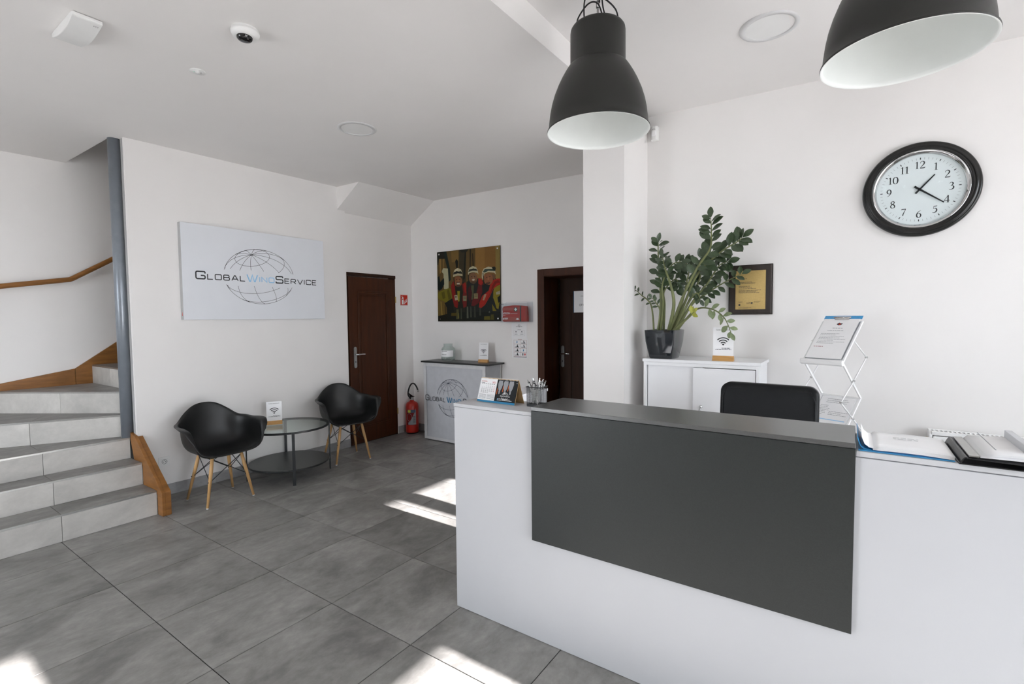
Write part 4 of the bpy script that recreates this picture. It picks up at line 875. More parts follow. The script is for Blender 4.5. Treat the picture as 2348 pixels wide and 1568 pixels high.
hm = MB()
for (a0, a1, z0, z1) in ((px0, px0+.045, .012, .978), (px1-.045, px1, .012, .978), (px0+.045, px1-.045, .012, .045), (px0+.045, px1-.045, .935, .978)): hm.box(a0, a1, py0-.012, py0-.010, z0, z1)
hm.obj('hem', mat('hem_fabric', (.60, .60, .61), .8, 0, .04, 20), pc)
MB().tube([(px1+.004, py1-.01, .01), (px1-.006, py1-.01, .5), (px1+.004, py1-.01, .97)], .005, 8).obj('pole', M_['whitepl'], pc)
fp = Fr((0, py0-.0125, 0), (1, 0, 0), (0, 0, 1))
mbs = {'dark': MB(), 'sky': MB()}
wide_word(fp, mbs, [(c, .062 if i == 0 else .047, .008 if i == 0 else .0062, 'dark', .047) for i, c in enumerate('GLOBAL')], -4.41, .507, .335)
wide_word(fp, mbs, [(c, .062 if i == 0 else .047, .010 if i == 0 else .0075, 'sky', .047) for i, c in enumerate('WIND')], -4.05, .507, .225)
wide_word(fp, mbs, [(c, .062 if i == 0 else .047, .008 if i == 0 else .0062, 'dark', .047) for i, c in enumerate('SERVICE')], -3.79, .507, .31)
mbs['dark'].obj('lettering', K['dgrey'], fbo); mbs['sky'].obj('blue_lettering', K['blue'], fbo)
b = MB(); globe(fp, b, -3.965, .56, .247, .232, .0028, -.38, .10); b.obj('globe_drawing', K['navy'], fbo)
# glass jar
jr = empty('glass_jar', (-4.16, 4.60, 1.0), label='clear glass jar with white paper label on the promotion counter', category='jar')
J = (-4.16, 4.60, 1.0); jo = [(.0, .002), (.070, .002), (.082, .012), (.088, .03), (.088, .135), (.080, .160), (.062, .178), (.056, .185), (.056, .205), (.060, .207), (.060, .213), (.056, .215)]
MB().lathe(jo+[(.052, .213), (.052, .186), (.058, .176), (.076, .158), (.084, .135), (.084, .03), (.078, .014), (0, .010)], J, 40).obj('glass_body', glass('jar_glass', (.92, .95, .94), .22), jr, smooth=True)
mb = MB(); mb.grid(lambda u, v: (J[0]+.0888*math.cos(-PI+PI*u*.98), J[1]+.0888*math.sin(-PI+PI*u*.98), J[2]+.055+.078*v), 24, 1); lb = mb.obj('paper_label', M_['paper'], jr, smooth=True)
mb = MB(); mb.grid(lambda u, v: (J[0]+.0893*math.cos(-1.95+.95*u), J[1]+.0893*math.sin(-1.95+.95*u), J[2]+.117+.005*v), 10, 1); mb.grid(lambda u, v: (J[0]+.0893*math.cos(-1.9+.8*u), J[1]+.0893*math.sin(-1.9+.8*u), J[2]+.080+.004*v), 10, 1); mb.obj('label_lettering', K['dgrey'], lb)
cn = MB(); r_ = random.Random(2)
for i in range(26):
    a, r = r_.uniform(0, 2*PI), r_.uniform(0, .066); cn.lathe([(0, 0), (.011, 0), (.011, .002), (0, .002)], (J[0]+r*math.cos(a), J[1]+r*math.sin(a), 1.011+.0022*r_.randint(0, 12)), 10)
tag(cn.obj('pieces', M_['steel'], kind='stuff'), 'small shiny pieces lying at the bottom of the glass jar', 'pieces')  # small shiny pieces of unknown kind, built as discs
# ------------------------------------------------------------------ poster of three workers
ps = empty('photo_poster', (-3.9, YB, 1.94), label='acrylic photo poster of three helmeted workers in red life vests', category='poster')
PX0, PX1, PZ0, PZ1 = -4.452, -3.440, 1.492, 2.390
pb_ = MB().box(PX0, PX1, YB-.022, YB-.010, PZ0, PZ1).obj('poster_panel', ink('poster_ground', 52, 46, 30, .3), ps)
fpz = Fr((PX0, YB-.022, PZ0), (PX1-PX0, 0, 0), (0, 0, PZ1-PZ0))
inks = {}
def pk(r, g, b):
    k = (r, g, b)
    if k not in inks: inks[k] = ink('poster_%d_%d_%d' % k, r*.84, g*.85, b*.82, .5)
    return inks[k]
layer = [0.0006]
PP = {}
def shape(pts, rgb):   # zoom-picture coordinates: x 217..922, y 190..965
    layer[0] += .00003
    q = []
    for x, y in pts:
        u = (x-217)/703; yt = 190-75*u; q.append((min(1, max(0, u)), min(1, max(0, 1-(y-yt)/(965-yt)))))
    PP.setdefault(rgb, MB()); fpz.poly(PP[rgb], q, layer[0])
def oval(x, y, rx, ry, rgb, n=18): shape([(x+rx*math.cos(2*PI*i/n), y+ry*math.sin(2*PI*i/n)) for i in range(n)], rgb)
shape([(217, 190), (480, 160), (480, 965), (217, 965)], (104, 80, 40)); shape([(480, 160), (570, 150), (560, 560), (470, 560)], (62, 54, 36))
shape([(560, 150), (660, 143), (660, 560), (550, 560)], (100, 76, 40)); shape([(660, 143), (760, 134), (760, 500), (655, 520)], (152, 110, 56))
shape([(760, 134), (875, 122), (875, 480), (760, 500)], (140, 98, 48)); shape([(875, 120), (922, 115), (922, 500), (875, 490)], (146, 122, 66))
shape([(217, 190), (330, 178), (345, 260), (240, 262), (230, 330), (217, 330)], (36, 34, 24)); shape([(300, 180), (330, 178), (372, 380), (378, 500), (352, 520), (340, 380), (310, 260)], (28, 40, 34))
shape([(244, 262), (262, 262), (262, 420), (246, 430)], (150, 116, 62)); shape([(290, 262), (304, 262), (300, 380), (288, 380)], (140, 106, 56))
shape([(385, 175), (470, 166), (470, 260), (445, 300), (392, 300)], (128, 98, 50)); shape([(272, 400), (290, 365), (345, 370), (352, 500), (350, 600), (295, 600), (292, 430), (276, 415)], (186, 180, 150))
shape([(432, 290), (448, 262), (466, 290), (462, 360), (444, 366)], (26, 26, 20)); shape([(545, 160), (560, 158), (540, 480), (522, 500)], (24, 26, 20)); shape([(600, 150), (612, 149), (606, 380), (596, 400)], (34, 30, 20)); shape([(628, 200), (634, 200), (640, 350), (630, 350)], (26, 24, 18))
shape([(486, 162), (590, 152), (560, 190), (510, 192)], (40, 40, 30)); shape([(222, 700), (300, 720), (318, 965), (222, 965)], (116, 92, 44)); shape([(250, 740), (262, 740), (276, 940), (262, 940)], (158, 128, 66)); shape([(300, 780), (312, 790), (318, 920), (306, 920)], (70, 56, 28))
shape([(217, 965), (217, 905), (330, 880), (922, 860), (922, 965)], (28, 28, 18)); shape([(320, 720), (560, 560), (922, 560), (922, 940), (330, 940)], (28, 30, 24))
# left worker
shape([(222, 640), (262, 620), (350, 590), (392, 600), (400, 700), (330, 770), (300, 740), (240, 720), (218, 690)], (126, 114, 28)); shape([(300, 760), (390, 705), (400, 760), (330, 820)], (26, 30, 26)); shape([(330, 620), (352, 600), (380, 700), (350, 730)], (96, 86, 20)); shape([(262, 640), (300, 626), (310, 700), (280, 716)], (98, 88, 22))
shape([(217, 600), (222, 470), (240, 450), (252, 520), (292, 478), (300, 545), (270, 600), (236, 620)], (18, 30, 28)); shape([(284, 520), (286, 480), (298, 482), (299, 530)], (18, 26, 24))
shape([(398, 520), (520, 520), (560, 600), (540, 860), (410, 860), (380, 600)], (40, 40, 30)); shape([(452, 622), (482, 622), (476, 740), (458, 740)], (152, 138, 34)); shape([(380, 560), (410, 512), (424, 560), (432, 660), (462, 760), (452, 816), (418, 800), (392, 700)], (140, 28, 22)); shape([(505, 545), (545, 524), (566, 580), (562, 700), (556, 800), (520, 812), (506, 720), (520, 640)], (116, 30, 26)); shape([(520, 545), (545, 524), (564, 580), (560, 650), (536, 640)], (158, 34, 26))
shape([(418, 672), (452, 666), (460, 722), (424, 728)], (182, 172, 148)); shape([(424, 684), (446, 680), (436, 702)], (30, 32, 30)); shape([(516, 678), (558, 676), (556, 736), (518, 736)], (136, 128, 100)); shape([(522, 690), (552, 688), (552, 694), (522, 696)], (90, 84, 64)); shape([(522, 704), (552, 702), (552, 708), (522, 710)], (90, 84, 64))
oval(463, 515, 48, 62, (140, 88, 56)); oval(463, 535, 34, 40, (152, 98, 62)); shape([(420, 470), (430, 560), (415, 540), (410, 480)], (60, 40, 26)); shape([(446, 530), (484, 528), (478, 552), (456, 553)], (214, 200, 180)); shape([(440, 520), (488, 518), (486, 530), (444, 532)], (96, 56, 38)); oval(447, 494, 8, 4, (40, 26, 20), 8); oval(483, 492, 8, 4, (40, 26, 20), 8); shape([(462, 498), (470, 498), (474, 518), (458, 518)], (166, 112, 74)); oval(465, 562, 26, 14, (86, 56, 38))
shape([(406, 465), (408, 420), (424, 385), (462, 363), (500, 382), (514, 420), (516, 455), (462, 448)], (196, 182, 150)); shape([(406, 440), (414, 410), (506, 405), (515, 432), (462, 424)], (44, 44, 36)); shape([(424, 412), (446, 398), (470, 404), (498, 400), (506, 412), (470, 424), (436, 424)], (24, 26, 22)); shape([(420, 400), (440, 376), (462, 368), (462, 395)], (214, 202, 172))
# middle worker
shape([(560, 520), (600, 500), (700, 480), (740, 520), (740, 860), (580, 860), (556, 620)], (36, 38, 34)); shape([(612, 560), (642, 560), (632, 720), (606, 720)], (84, 84, 60)); shape([(572, 600), (600, 560), (620, 640), (604, 760), (580, 720)], (70, 24, 26)); shape([(690, 482), (722, 484), (744, 530), (738, 620), (690, 760), (640, 796), (608, 786), (620, 730), (664, 660), (690, 560)], (104, 28, 28)); shape([(690, 482), (722, 484), (742, 530), (720, 560), (690, 540)], (170, 38, 28)); shape([(640, 652), (684, 650), (684, 710), (642, 712)], (140, 126, 92)); shape([(646, 664), (678, 662), (678, 668), (646, 670)], (92, 82, 58)); shape([(646, 680), (678, 678), (678, 684), (646, 686)], (92, 82, 58))
oval(634, 480, 46, 62, (132, 92, 66)); shape([(602, 505), (612, 535), (640, 548), (664, 530), (672, 500), (652, 515), (620, 516)], (88, 66, 48)); shape([(620, 492), (652, 488), (646, 506), (628, 508)], (214, 202, 186)); oval(618, 464, 7, 4, (36, 26, 20), 8); oval(650, 460, 7, 4, (36, 26, 20), 8); shape([(632, 462), (640, 462), (644, 486), (628, 486)], (160, 112, 82))
shape([(578, 450), (578, 405), (592, 365), (632, 343), (670, 358), (688, 400), (692, 440), (680, 420), (632, 412), (590, 424)], (200, 190, 162)); shape([(580, 410), (592, 380), (670, 375), (686, 400), (632, 394)], (66, 66, 54)); shape([(600, 384), (640, 370), (676, 384), (640, 396), (604, 396)], (40, 44, 36)); shape([(576, 440), (584, 440), (590, 560), (582, 556)], (30, 30, 24))
# right worker
shape([(730, 560), (780, 540), (922, 500), (922, 860), (740, 860)], (34, 38, 36)); shape([(860, 590), (922, 550), (922, 700), (900, 830), (880, 820), (860, 740), (846, 700), (850, 620)], (140, 124, 32)); shape([(876, 640), (922, 620), (922, 660), (880, 665)], (166, 160, 140)); shape([(890, 700), (922, 670), (922, 740), (900, 760)], (28, 30, 26)); shape([(834, 770), (880, 850), (840, 850)], (126, 112, 30))
shape([(922, 486), (890, 486), (850, 500), (820, 540), (800, 620), (730, 680), (700, 750), (694, 810), (712, 822), (760, 780), (810, 690), (850, 600), (900, 560), (922, 555)], (170, 38, 26)); shape([(900, 500), (860, 520), (836, 570), (820, 640), (760, 760), (740, 790), (800, 690), (850, 590), (880, 540), (922, 530)], (128, 28, 20)); shape([(752, 662), (776, 658), (764, 700), (750, 730), (734, 726)], (172, 140, 112))
oval(798, 492, 50, 64, (150, 92, 62)); shape([(836, 430), (872, 450), (866, 500), (846, 480)], (120, 84, 60)); shape([(770, 532), (812, 524), (820, 536), (790, 556), (772, 550)], (84, 58, 44)); shape([(778, 528), (808, 520), (804, 532), (784, 538)], (120, 60, 46)); oval(782, 470, 7, 4, (36, 26, 20), 8); oval(814, 462, 7, 4, (36, 26, 20), 8); shape([(794, 472), (802, 470), (808, 498), (790, 502)], (172, 112, 78))
shape([(728, 470), (732, 410), (752, 372), (800, 352), (846, 362), (872, 400), (876, 440), (860, 420), (800, 412), (756, 430), (742, 500)], (204, 192, 164)); shape([(742, 410), (760, 380), (860, 378), (872, 402), (800, 398), (760, 418)], (56, 74, 66)); shape([(836, 360), (862, 350), (878, 366), (872, 396), (850, 390)], (36, 36, 28)); shape([(738, 420), (746, 420), (756, 540), (748, 540)], (40, 40, 30))
# harness and lower clothing
for x, y, w2, h2, c in ((440, 830, 26, 110, (92, 88, 54)), (490, 820, 10, 120, (70, 74, 62)), (560, 800, 14, 130, (96, 98, 86)), (600, 800, 10, 120, (74, 76, 66)), (640, 800, 16, 120, (60, 62, 54)), (700, 810, 12, 90, (64, 66, 58)), (380, 870, 60, 34, (92, 76, 26)), (750, 910, 60, 40, (100, 90, 30)), (820, 890, 30, 60, (84, 76, 28)), (790, 840, 24, 40, (26, 28, 26)), (800, 850, 10, 20, (86, 88, 80)), (460, 870, 8, 60, (120, 112, 60))):
    shape([(x, y), (x+w2, y-2), (x+w2+4, y+h2), (x-3, y+h2)], c)
for c, mb in PP.items(): mb.obj('printed_shape', pk(*c), pb_)
for u, v in ((.035, .965), (.965, .965), (.035, .035), (.965, .035)): MB().lathe([(0, .026), (.010, .026), (.011, .024), (.011, 0), (0, 0)], (PX0+(PX1-PX0)*u, YB-.001, PZ0+(PZ1-PZ0)*v), 20, 'y').obj('standoff', M_['chrome'], ps, smooth=False)
# ------------------------------------------------------------------ first aid holder and sheets
fa = empty('first_aid_holder', (-3.18, YB, 1.49), label='clear acrylic wall holder with the red first aid pouch', category='holder')
hx0, hx1, hz0, hz1 = -3.372, -2.996, 1.482, 1.706
MB().box(hx0, hx1, YB-.120, YB-.117, hz0, hz1-.01).box(hx0, hx0+.003, YB-.117, YB-.002, hz0, hz1).box(hx1-.003, hx1, YB-.117, YB-.002, hz0, hz1).box(hx0, hx1, YB-.117, YB-.002, hz0-.003, hz0).box(hx0, hx1, YB-.004, YB-.001, hz0, hz1+.012).obj('clear_box', M_['clear'], fa)
MB().box(hx0+.02, hx1-.004, YB-.012, YB-.008, hz1+.001, hz1+.005).obj('back_edge', M_['whitepl'], fa)
b = MB(); Fr((hx0, YB-.12, hz0), (1, 0, 0), (0, 0, 1)).rect(b, .006, .203, .05, .208, .001); b.obj('maker_text', K['grey'], fa)
pu = empty('first_aid_pouch', (-3.18, YB-.06, 1.485), label='red first aid pouch with green cross badge inside the clear holder', category='first aid kit')
m = MB()
def pouch(u, v):
    a = -1+2*u; zz_ = 1.4855+.195*v; bul = math.sin(PI*min(1, max(0, v)))**.5
    return (0, 0, 0)
q0, q1 = -3.352, -3.045
def side(x, s): return [(x+.010*math.sin(PI*t)*s-.012*s*0, YB-.064-.044*(math.sin(PI*(.08+.84*t))**.45), 1.4855+(.178+.010*(1-abs((x+3.2)/.15)))*t) for t in [i/12 for i in range(13)]]
xs = [q0+(q1-q0)*i/16 for i in range(17)]
F_ = [[(x, YB-.062-.046*(math.sin(PI*(.10+.80*t))**.4)*(1-.12*(2*abs((x-q0)/(q1-q0)-.5))**6), 1.486+t*(.176+.012*math.sin(PI*(x-q0)/(q1-q0)))) for x in xs] for t in [i/12 for i in range(13)]]
B2 = [[(x, YB-.058+.034*(math.sin(PI*(.10+.80*t))**.4), 1.486+t*(.176+.012*math.sin(PI*(x-q0)/(q1-q0)))) for x in xs] for t in [i/12 for i in range(13)]]
for G_ in (F_, B2): m.grid(lambda u, v: G_[int(round(v*12))][int(round(u*16))], 16, 12)
for c in (0, 16): m.grid(lambda u, v, c=c: (Vector(F_[int(round(v*12))][c])*(1-u)+Vector(B2[int(round(v*12))][c])*u)+Vector(((.030 if c else -.006)*math.sin(PI*u)*(1-v*.6), 0, 0)), 4, 12)
for t in (0, 12): m.grid(lambda u, v, t=t: Vector(F_[t][int(round(u*16))])*(1-v)+Vector(B2[t][int(round(u*16))])*v, 16, 2)
po = m.obj('pouch_body', M_['redfab'], pu, smooth=True, merge=True)
ff = Fr((q0, YB-.111, 1.486), (1, 0, 0), (0, 0, 1))
b = MB(); ff.text(b, 'APTECZKA', .010, .088, .019, .0006, bold=.015, sx=.80); ff.text(b, 'PIERWSZEJ POMOCY', .122, .090, .0075, .0006, sx=1.0); lines_of_text(ff, b, .010, .045, .074, 1, .01, .005, random.Random(6), .0006, (1, 1))
ff.ell(b, .016, .033, .009, .009, .0006); ff.rect(b, .030, .036, .082, .044, .0006); ff.rect(b, .030, .024, .078, .028, .0006); ff.ell(b, .215, .030, .018, .010, .0006); ff.rect(b, .190, .026, .240, .030, .0006)
b.obj('lettering', K['white'], po)
b = MB(); ff.rect(b, .168, .118, .213, .163, .0006); b.obj('green_badge', K['green'], po)
b = MB(); ff.rect(b, .184, .123, .197, .158, .0010); ff.rect(b, .173, .134, .208, .147, .0010); b.obj('white_cross', K['white'], po)
b = MB(); ff.rect(b, .004, .128, .165, .162, .0004); ff.rect(b, .216, .128, .245, .162, .0004); ff.rect(b, .004, .010, .245, .055, .0004); b.obj('pale_band', ink('pale_red', 158, 66, 56), po)
b = MB().box(q0+.248, q0+.262, YB-.112, YB-.108, 1.488, 1.666); b.obj('zip_strap', M_['rubber'], po)
ws = empty('wall_notice', (-3.18, YB, 1.39), label='plain white instruction sheet taped just below the first aid holder', category='notice')
MB().box(-3.296, -3.080, YB-.003, YB-.0005, 1.29, 1.470).obj('sheet', M_['paper'], ws)
f = Fr((-3.296, YB-.003, 1.29), (1, 0, 0), (0, 0, 1)); b = MB(); r_ = random.Random(9)
lines_of_text(f, b, .068, .150, .135, 1, .01, .005, r_, .0006, (1, 1)); globe(f, b, .108, .145, .018, .014, .001, -.3, .1, .0006); lines_of_text(f, b, .085, .135, .10, 1, .01, .003, r_, .0006, (1, 1))
for x in (.063, .145): f.ell(b, x, .078, .007, .006, .0006); lines_of_text(f, b, x-.014, x+.014, .062, 1, .01, .0025, r_, .0006, (1, 1)); lines_of_text(f, b, x-.02, x+.02, .05, 2, .008, .0025, r_, .0006, (1, 1))
b.obj('printing', K['grey'], ws); b = MB(); f.ribbon(b, [(.03, .03), (.186, .03), (.186, .09), (.03, .09)], .001, .0005, True); b.obj('printed_frame', K['lgrey'], ws)
wp = empty('first_aid_poster', (-3.17, YB, 1.19), label='resuscitation poster with eight red framed pictures below the plain sheet', category='poster')
MB().box(-3.290, -3.068, YB-.003, YB-.0005, 1.060, 1.2885).obj('sheet', M_['paper'], wp)
f = Fr((-3.290, YB-.003, 1.060), (1, 0, 0), (0, 0, 1)); b = MB()
X0, X1, Z0_, Z1_ = .026, .204, .020, .210
for x in (X0, (X0+X1)/2, X1): f.rect(b, x-.001, Z0_, x+.001, Z1_, .0006)
for i in range(5): z = Z0_+(Z1_-Z0_)*i/4; f.rect(b, X0, z-.001, X1, z+.001, .0007)
lines_of_text(f, b, .085, .14, .216, 1, .01, .004, r_, .0006, (1, 1)); b.obj('red_grid', K['dred'], wp)
b = MB(); b3 = MB()
for i in range(4):
    for j in range(2):
        cx_, cz_ = X0+(X1-X0)*(.25+.5*j), Z0_+(Z1_-Z0_)*(i+.5)/4
        if (i, j) in ((3, 0), (1, 1)): f.poly(b3, [(cx_-.006, cz_-.015), (cx_+.006, cz_-.008), (cx_+.006, cz_+.010), (cx_-.003, cz_+.015)], .0008)
        elif (i, j) == (0, 1): f.rect(b, cx_-.014, cz_-.014, cx_-.002, cz_+.014, .0008)
        else:
            f.rect(b, cx_-.030, cz_-.014, cx_+.028, cz_-.008, .0008); f.poly(b, [(cx_-.006+.012*j, cz_-.008), (cx_+.018, cz_-.008), (cx_+.010, cz_+.010), (cx_-.002, cz_+.008)], .0008); f.ell(b, cx_+.006, cz_+.014, .005, .005, .0008, 10)
f.rect(b, .02, .008, .205, .013, .0008); b.obj('pictures', K['dgrey'], wp); b3.obj('blue_pictures', K['blue'], wp)
b = MB(); f.ell(b, X0+(X1-X0)*.87, Z0_+.024, .008, .014, .0009); b.obj('red_picture', K['red'], wp)
# ------------------------------------------------------------------ desk calendar
dkv = (-1.505, 2.062, 1.0885); dkrz = math.radians(-2)
dk = empty('desk_calendar', dkv, dkrz, label='spiral desk calendar with months and dark photo on the white counter end', category='calendar')
HWc, HH, DD = .1235, .122, .042
MB().extr([(-HWc, -DD, 0), (-HWc, -DD, .002), (-HWc, 0, HH+.002), (-HWc, DD, .002), (-HWc, DD, 0), (-HWc, DD-.002, 0), (-HWc, 0, HH-.004), (-HWc, -DD+.002, 0)], (2*HWc, 0, 0)).obj('card_easel', M_['kraft'], dk, local=True)
M4 = WM[dk.name]; M3 = M4.to_3x3(); vv = Vector((0, DD, HH)).normalized(); SL = math.hypot(DD, HH)
fk = Fr(M4 @ Vector((-HWc, -DD-.0005, .001)), M3 @ Vector((1, 0, 0)), M3 @ vv)
b = MB(); fk.rect(b, 0, 0, 2*HWc, .011, .0012); b.obj('blue_band', K['blue'], dk)
b = MB(); b.extr([fk.p(0, .011, .0010), fk.p(.112, .011, .0010), fk.p(.112, SL-.003, .0010), fk.p(0, SL-.003, .0010)], fk.n*.0008); pg = b.obj('month_page', M_['paper'], dk)
b = MB(); b.extr([fk.p(.1125, .011, .0010), fk.p(2*HWc, .011, .0010), fk.p(2*HWc, SL-.003, .0010), fk.p(.1125, SL-.003, .0010)], fk.n*.0008); ph = b.obj('photo_page', K['black'], dk)
o = .0022; r_ = random.Random(4); kt = MB(); kr = MB()
fk.text(kr, 'NOVEMBER', .007, .108, .0055, o); fk.text(kr, '2023', .080, .103, .009, o, bold=.01); fk.rect(kt, .007, .102, .03, .104, o)
for i in range(7): fk.rect(kt, .012+.013*i, .096, .021+.013*i, .098, o)
for c in range(7):
    for r in range(5):
        if r == 0 and c < 2: pass
        n = r*7+c-1
        if 1 <= n <= 30: fk.text(kr if c == 6 else kt, str(n), .017+.0135*c, .083-.0085*r, .0055, o, 'CENTER', .01)
for j in range(2):
    for r in range(6): lines_of_text(fk, kt, .006+.054*j, .054+.054*j, .040-.0045*r, 1, .01, .0012, r_, o, (1, 1))
kt.obj('dates', K['dgrey'], pg); kr.obj('red_dates', K['red'], pg)
hb = MB()
for x in (.137, .172, .207): fk.poly(hb, [(x-.013, .120), (x-.016, .104), (x-.013, .084), (x-.006, .068), (x+.004, .066), (x+.011, .082), (x+.015, .104), (x+.012, .120)], o)
for x in (.137, .172, .207): fk.poly(hb, [(x-.007, .066), (x+.005, .066), (x+.003, .052), (x-.003, .048)], o)
hb.obj('photo_helmets', K['lgrey'], ph)
hb = MB()
for x, z in ((.120, .065), (.189, .085), (.156, .080)): fk.poly(hb, [(x-.002, z-.018), (x+.003, z-.018), (x+.004, z+.010), (x, z+.016)], o)
hb.obj('photo_orange', ink('orange', 190, 96, 50), ph)
hb = MB(); globe(fk, hb, .178, .040, .022, .020, .0007, -.3, .2, o+.0003); wide_word(fk, {'k': hb}, [(c, .0055 if i in (0, 6, 10) else .0042, .0009, 'k', .0042) for i, c in enumerate('GLOBALWINDSERVICE')], .148, .0375, .062, o+.0003)
lines_of_text(fk, hb, .140, .215, .0235, 1, .01, .0025, r_, o+.0003, (1, 1)); lines_of_text(fk, hb, .140, .225, .0175, 1, .01, .0025, r_, o+.0003, (1, 1)); fk.ell(hb, .240, .112, .002, .002, o+.0003)
hb.obj('photo_lettering', K['white'], ph)
hb = MB(); fk.rect(hb, .132, .022, .136, .027, o+.0003); fk.rect(hb, .132, .016, .136, .021, o+.0003); hb.obj('blue_icons', K['sky'], ph)
sp = MB()
for i in range(27):
    x = -HWc+.006+i*(2*HWc-.012)/26; c0 = M4 @ Vector((x, 0, HH-.001))
    sp.tube([tuple(M4 @ Vector((x, .0055*math.cos(a), HH-.001+.0055*math.sin(a)))) for a in [-PI*.2+1.4*PI*k/8 for k in range(9)]], .0007, 4)
sp.obj('spiral_binding', M_['whitepl'], dk)
# ------------------------------------------------------------------ pen cup with pens
PCX, PCY, PCZ, hb_ = -1.287, 2.075, 1.0885, .037
pcu = empty('pen_cup', (PCX, PCY, PCZ), math.radians(4), label='square black wire mesh pen cup full of white pens', category='pen holder')
pm = MB().box(-hb_, hb_, -hb_, hb_, 0, .002).box(-hb_, hb_, -hb_, -hb_+.001, .002, .012).box(-hb_, hb_, hb_-.001, hb_, .002, .012).box(-hb_, -hb_+.001, -hb_, hb_, .002, .012).box(hb_-.001, hb_, -hb_, hb_, .002, .012)
pm.obj('solid_base', M_['blacksteel'], pcu, local=True)
me_ = MB(); n = 17
for s in (-1, 1):
    for i in range(n):
        t = -hb_+2*hb_*i/(n-1); k = 1.04
        me_.box(t-.0004, t+.0004, s*hb_-.0003, s*hb_+.0003, .012, .096); me_.box(s*hb_-.0003, s*hb_+.0003, t-.0004, t+.0004, .012, .096)
    for i in range(19):
        z = .014+.0045*i; me_.box(-hb_, hb_, s*hb_-.0003, s*hb_+.0003, z-.0004, z+.0004); me_.box(s*hb_-.0003, s*hb_+.0003, -hb_, hb_, z-.0004, z+.0004)
me_.obj('wire_mesh', M_['blacksteel'], pcu, local=True, kind='stuff')
rm = MB(); h2 = hb_+.003; rm.tube([(-h2, -h2, .098), (h2, -h2, .098), (h2, h2, .098), (-h2, h2, .098), (-h2, -h2, .098)], .0022, 8); rm.obj('rim', M_['blacksteel'], pcu, local=True)
cor = MB()
for sx in (-1, 1):
    for sy2 in (-1, 1): cor.tube([(sx*hb_, sy2*hb_, .005), (sx*hb_, sy2*hb_, .098)], .0012, 6)
cor.obj('corner_wires', M_['blacksteel'], pcu, local=True)
pen0 = None; r_ = random.Random(11)
for i in range(11):
    bx_, by_ = r_.uniform(-.026, .026), r_.uniform(-.026, .026); tx_, ty_ = [(-.028, -.02), (.028, -.024), (.0, -.028), (-.028, .02), (.026, .02), (.01, .028), (-.012, .0), (.018, -.006), (-.02, -.006), (.004, .012), (.028, .0)][i]
    P0 = WM[pcu.name] @ Vector((bx_, by_, .004)); P1 = WM[pcu.name] @ Vector((tx_, ty_, .098)); d = (P1-P0).normalized()
    if pen0 is None:
        pen0 = empty('pen', (0, 0, 0), label='', category='pen', group='white pens in the mesh cup')
        MB().lathe([(0, 0), (.0012, .001), (.0022, .009)], (0, 0, 0), 10).obj('tip', M_['chrome'], pen0, local=True)
        MB().lathe([(.0026, .009), (.0050, .022), (.0052, .112), (.0046, .118)], (0, 0, 0), 12).obj('barrel', M_['whitepl'], pen0, local=True, smooth=True)
        MB().lathe([(.0046, .118), (.0046, .126), (.0026, .127), (.0026, .136), (0, .137)], (0, 0, 0), 10).obj('button', M_['chrome'], pen0, local=True)
        MB().box(-.0018, .0018, .0054, .0072, .086, .124).box(-.0018, .0018, .003, .0072, .121, .124).obj('clip', M_['blackpl'], pen0, local=True)
        pn = pen0
    else: pn = copytree(pen0)
    pn.location = P0; pn.rotation_mode = 'QUATERNION'; pn.rotation_quaternion = d.to_track_quat('Z', 'Y') @ Matrix.Rotation(r_.uniform(0, 6), 4, 'Z').to_quaternion()
    pn['label'] = 'white pen with black clip standing in the black mesh pen cup'
# ------------------------------------------------------------------ folders on the counter
TZ = 1.0905
bf = empty('blue_folder', (.15, 2.09, TZ), label='open blue plastic folder with white sheets beside the dark ledge', category='folder')
MB().extr([(.028, 1.925, TZ+.001), (.262, 1.922, TZ+.001), (.262, 2.20, TZ+.001), (.028, 2.20, TZ+.001)], (0, 0, .002)).obj('back_cover', M_['blue'], bf)
sp = MB(); prof = [(.024, TZ+.040), (.027, TZ+.030), (.033, TZ+.012), (.042, TZ+.004), (.060, TZ+.003)]
sp.extr([(x, 1.94, z) for x, z in prof] + [(x+.0015, 1.94, z+.0015) for x, z in reversed(prof)], (0, .25, 0)); sp.obj('spine', M_['blue'], bf)
fl2 = MB(); pr = [(.036, TZ+.042), (.044, TZ+.020), (.056, TZ+.010), (.080, TZ+.006)]
fl2.extr([(x, 1.945, z) for x, z in pr] + [(x+.001, 1.945, z+.001) for x, z in reversed(pr)], (0, .24, 0)); fl2.obj('flap', M_['paper'], bf)
for i in range(5):
    dx, dz = .002*i, .0014*i
    mb = MB(); mb.grid(lambda u, v: (.066+dx+(.196-dx*.6)*u, 1.928+.004*i+.262*v, TZ+.0045+dz+.004*math.sin(PI*u)*(1-.3*v)+.003*(1-u)**4), 14, 4); mb.obj('sheet', M_['paper'], bf, smooth=True, solid=.0009)
b = MB(); f = Fr((.066, 1.944, TZ+.0165), (1, 0, 0), (0, 1, 0)); lines_of_text(f, b, .06, .14, .165, 2, .02, .005, random.Random(3), .0008, (.8, 1)); b.obj('printed_lines', K['lgrey'], bf)
b = MB(); f = Fr((.0325, 1.95, TZ+.012), (0, 1, 0), (-.22, 0, 1)); lines_of_text(f, b, .02, .18, .008, 1, .01, .008, random.Random(6), .004, (1, 1)); b.obj('spine_lettering', K['navy'], bf)
bb = empty('black_binder', (.45, 2.06, TZ), label='open black ring binder with a thick pile of white sheets', category='folder')
mb = MB(); mb.extr([(.268, 1.902, TZ+.001), (.78, 1.902, TZ+.001), (.78, 2.195, TZ+.001), (.262, 2.195, TZ+.001)], (0, 0, .003)); mb.obj('back_cover', M_['bin'], bb)
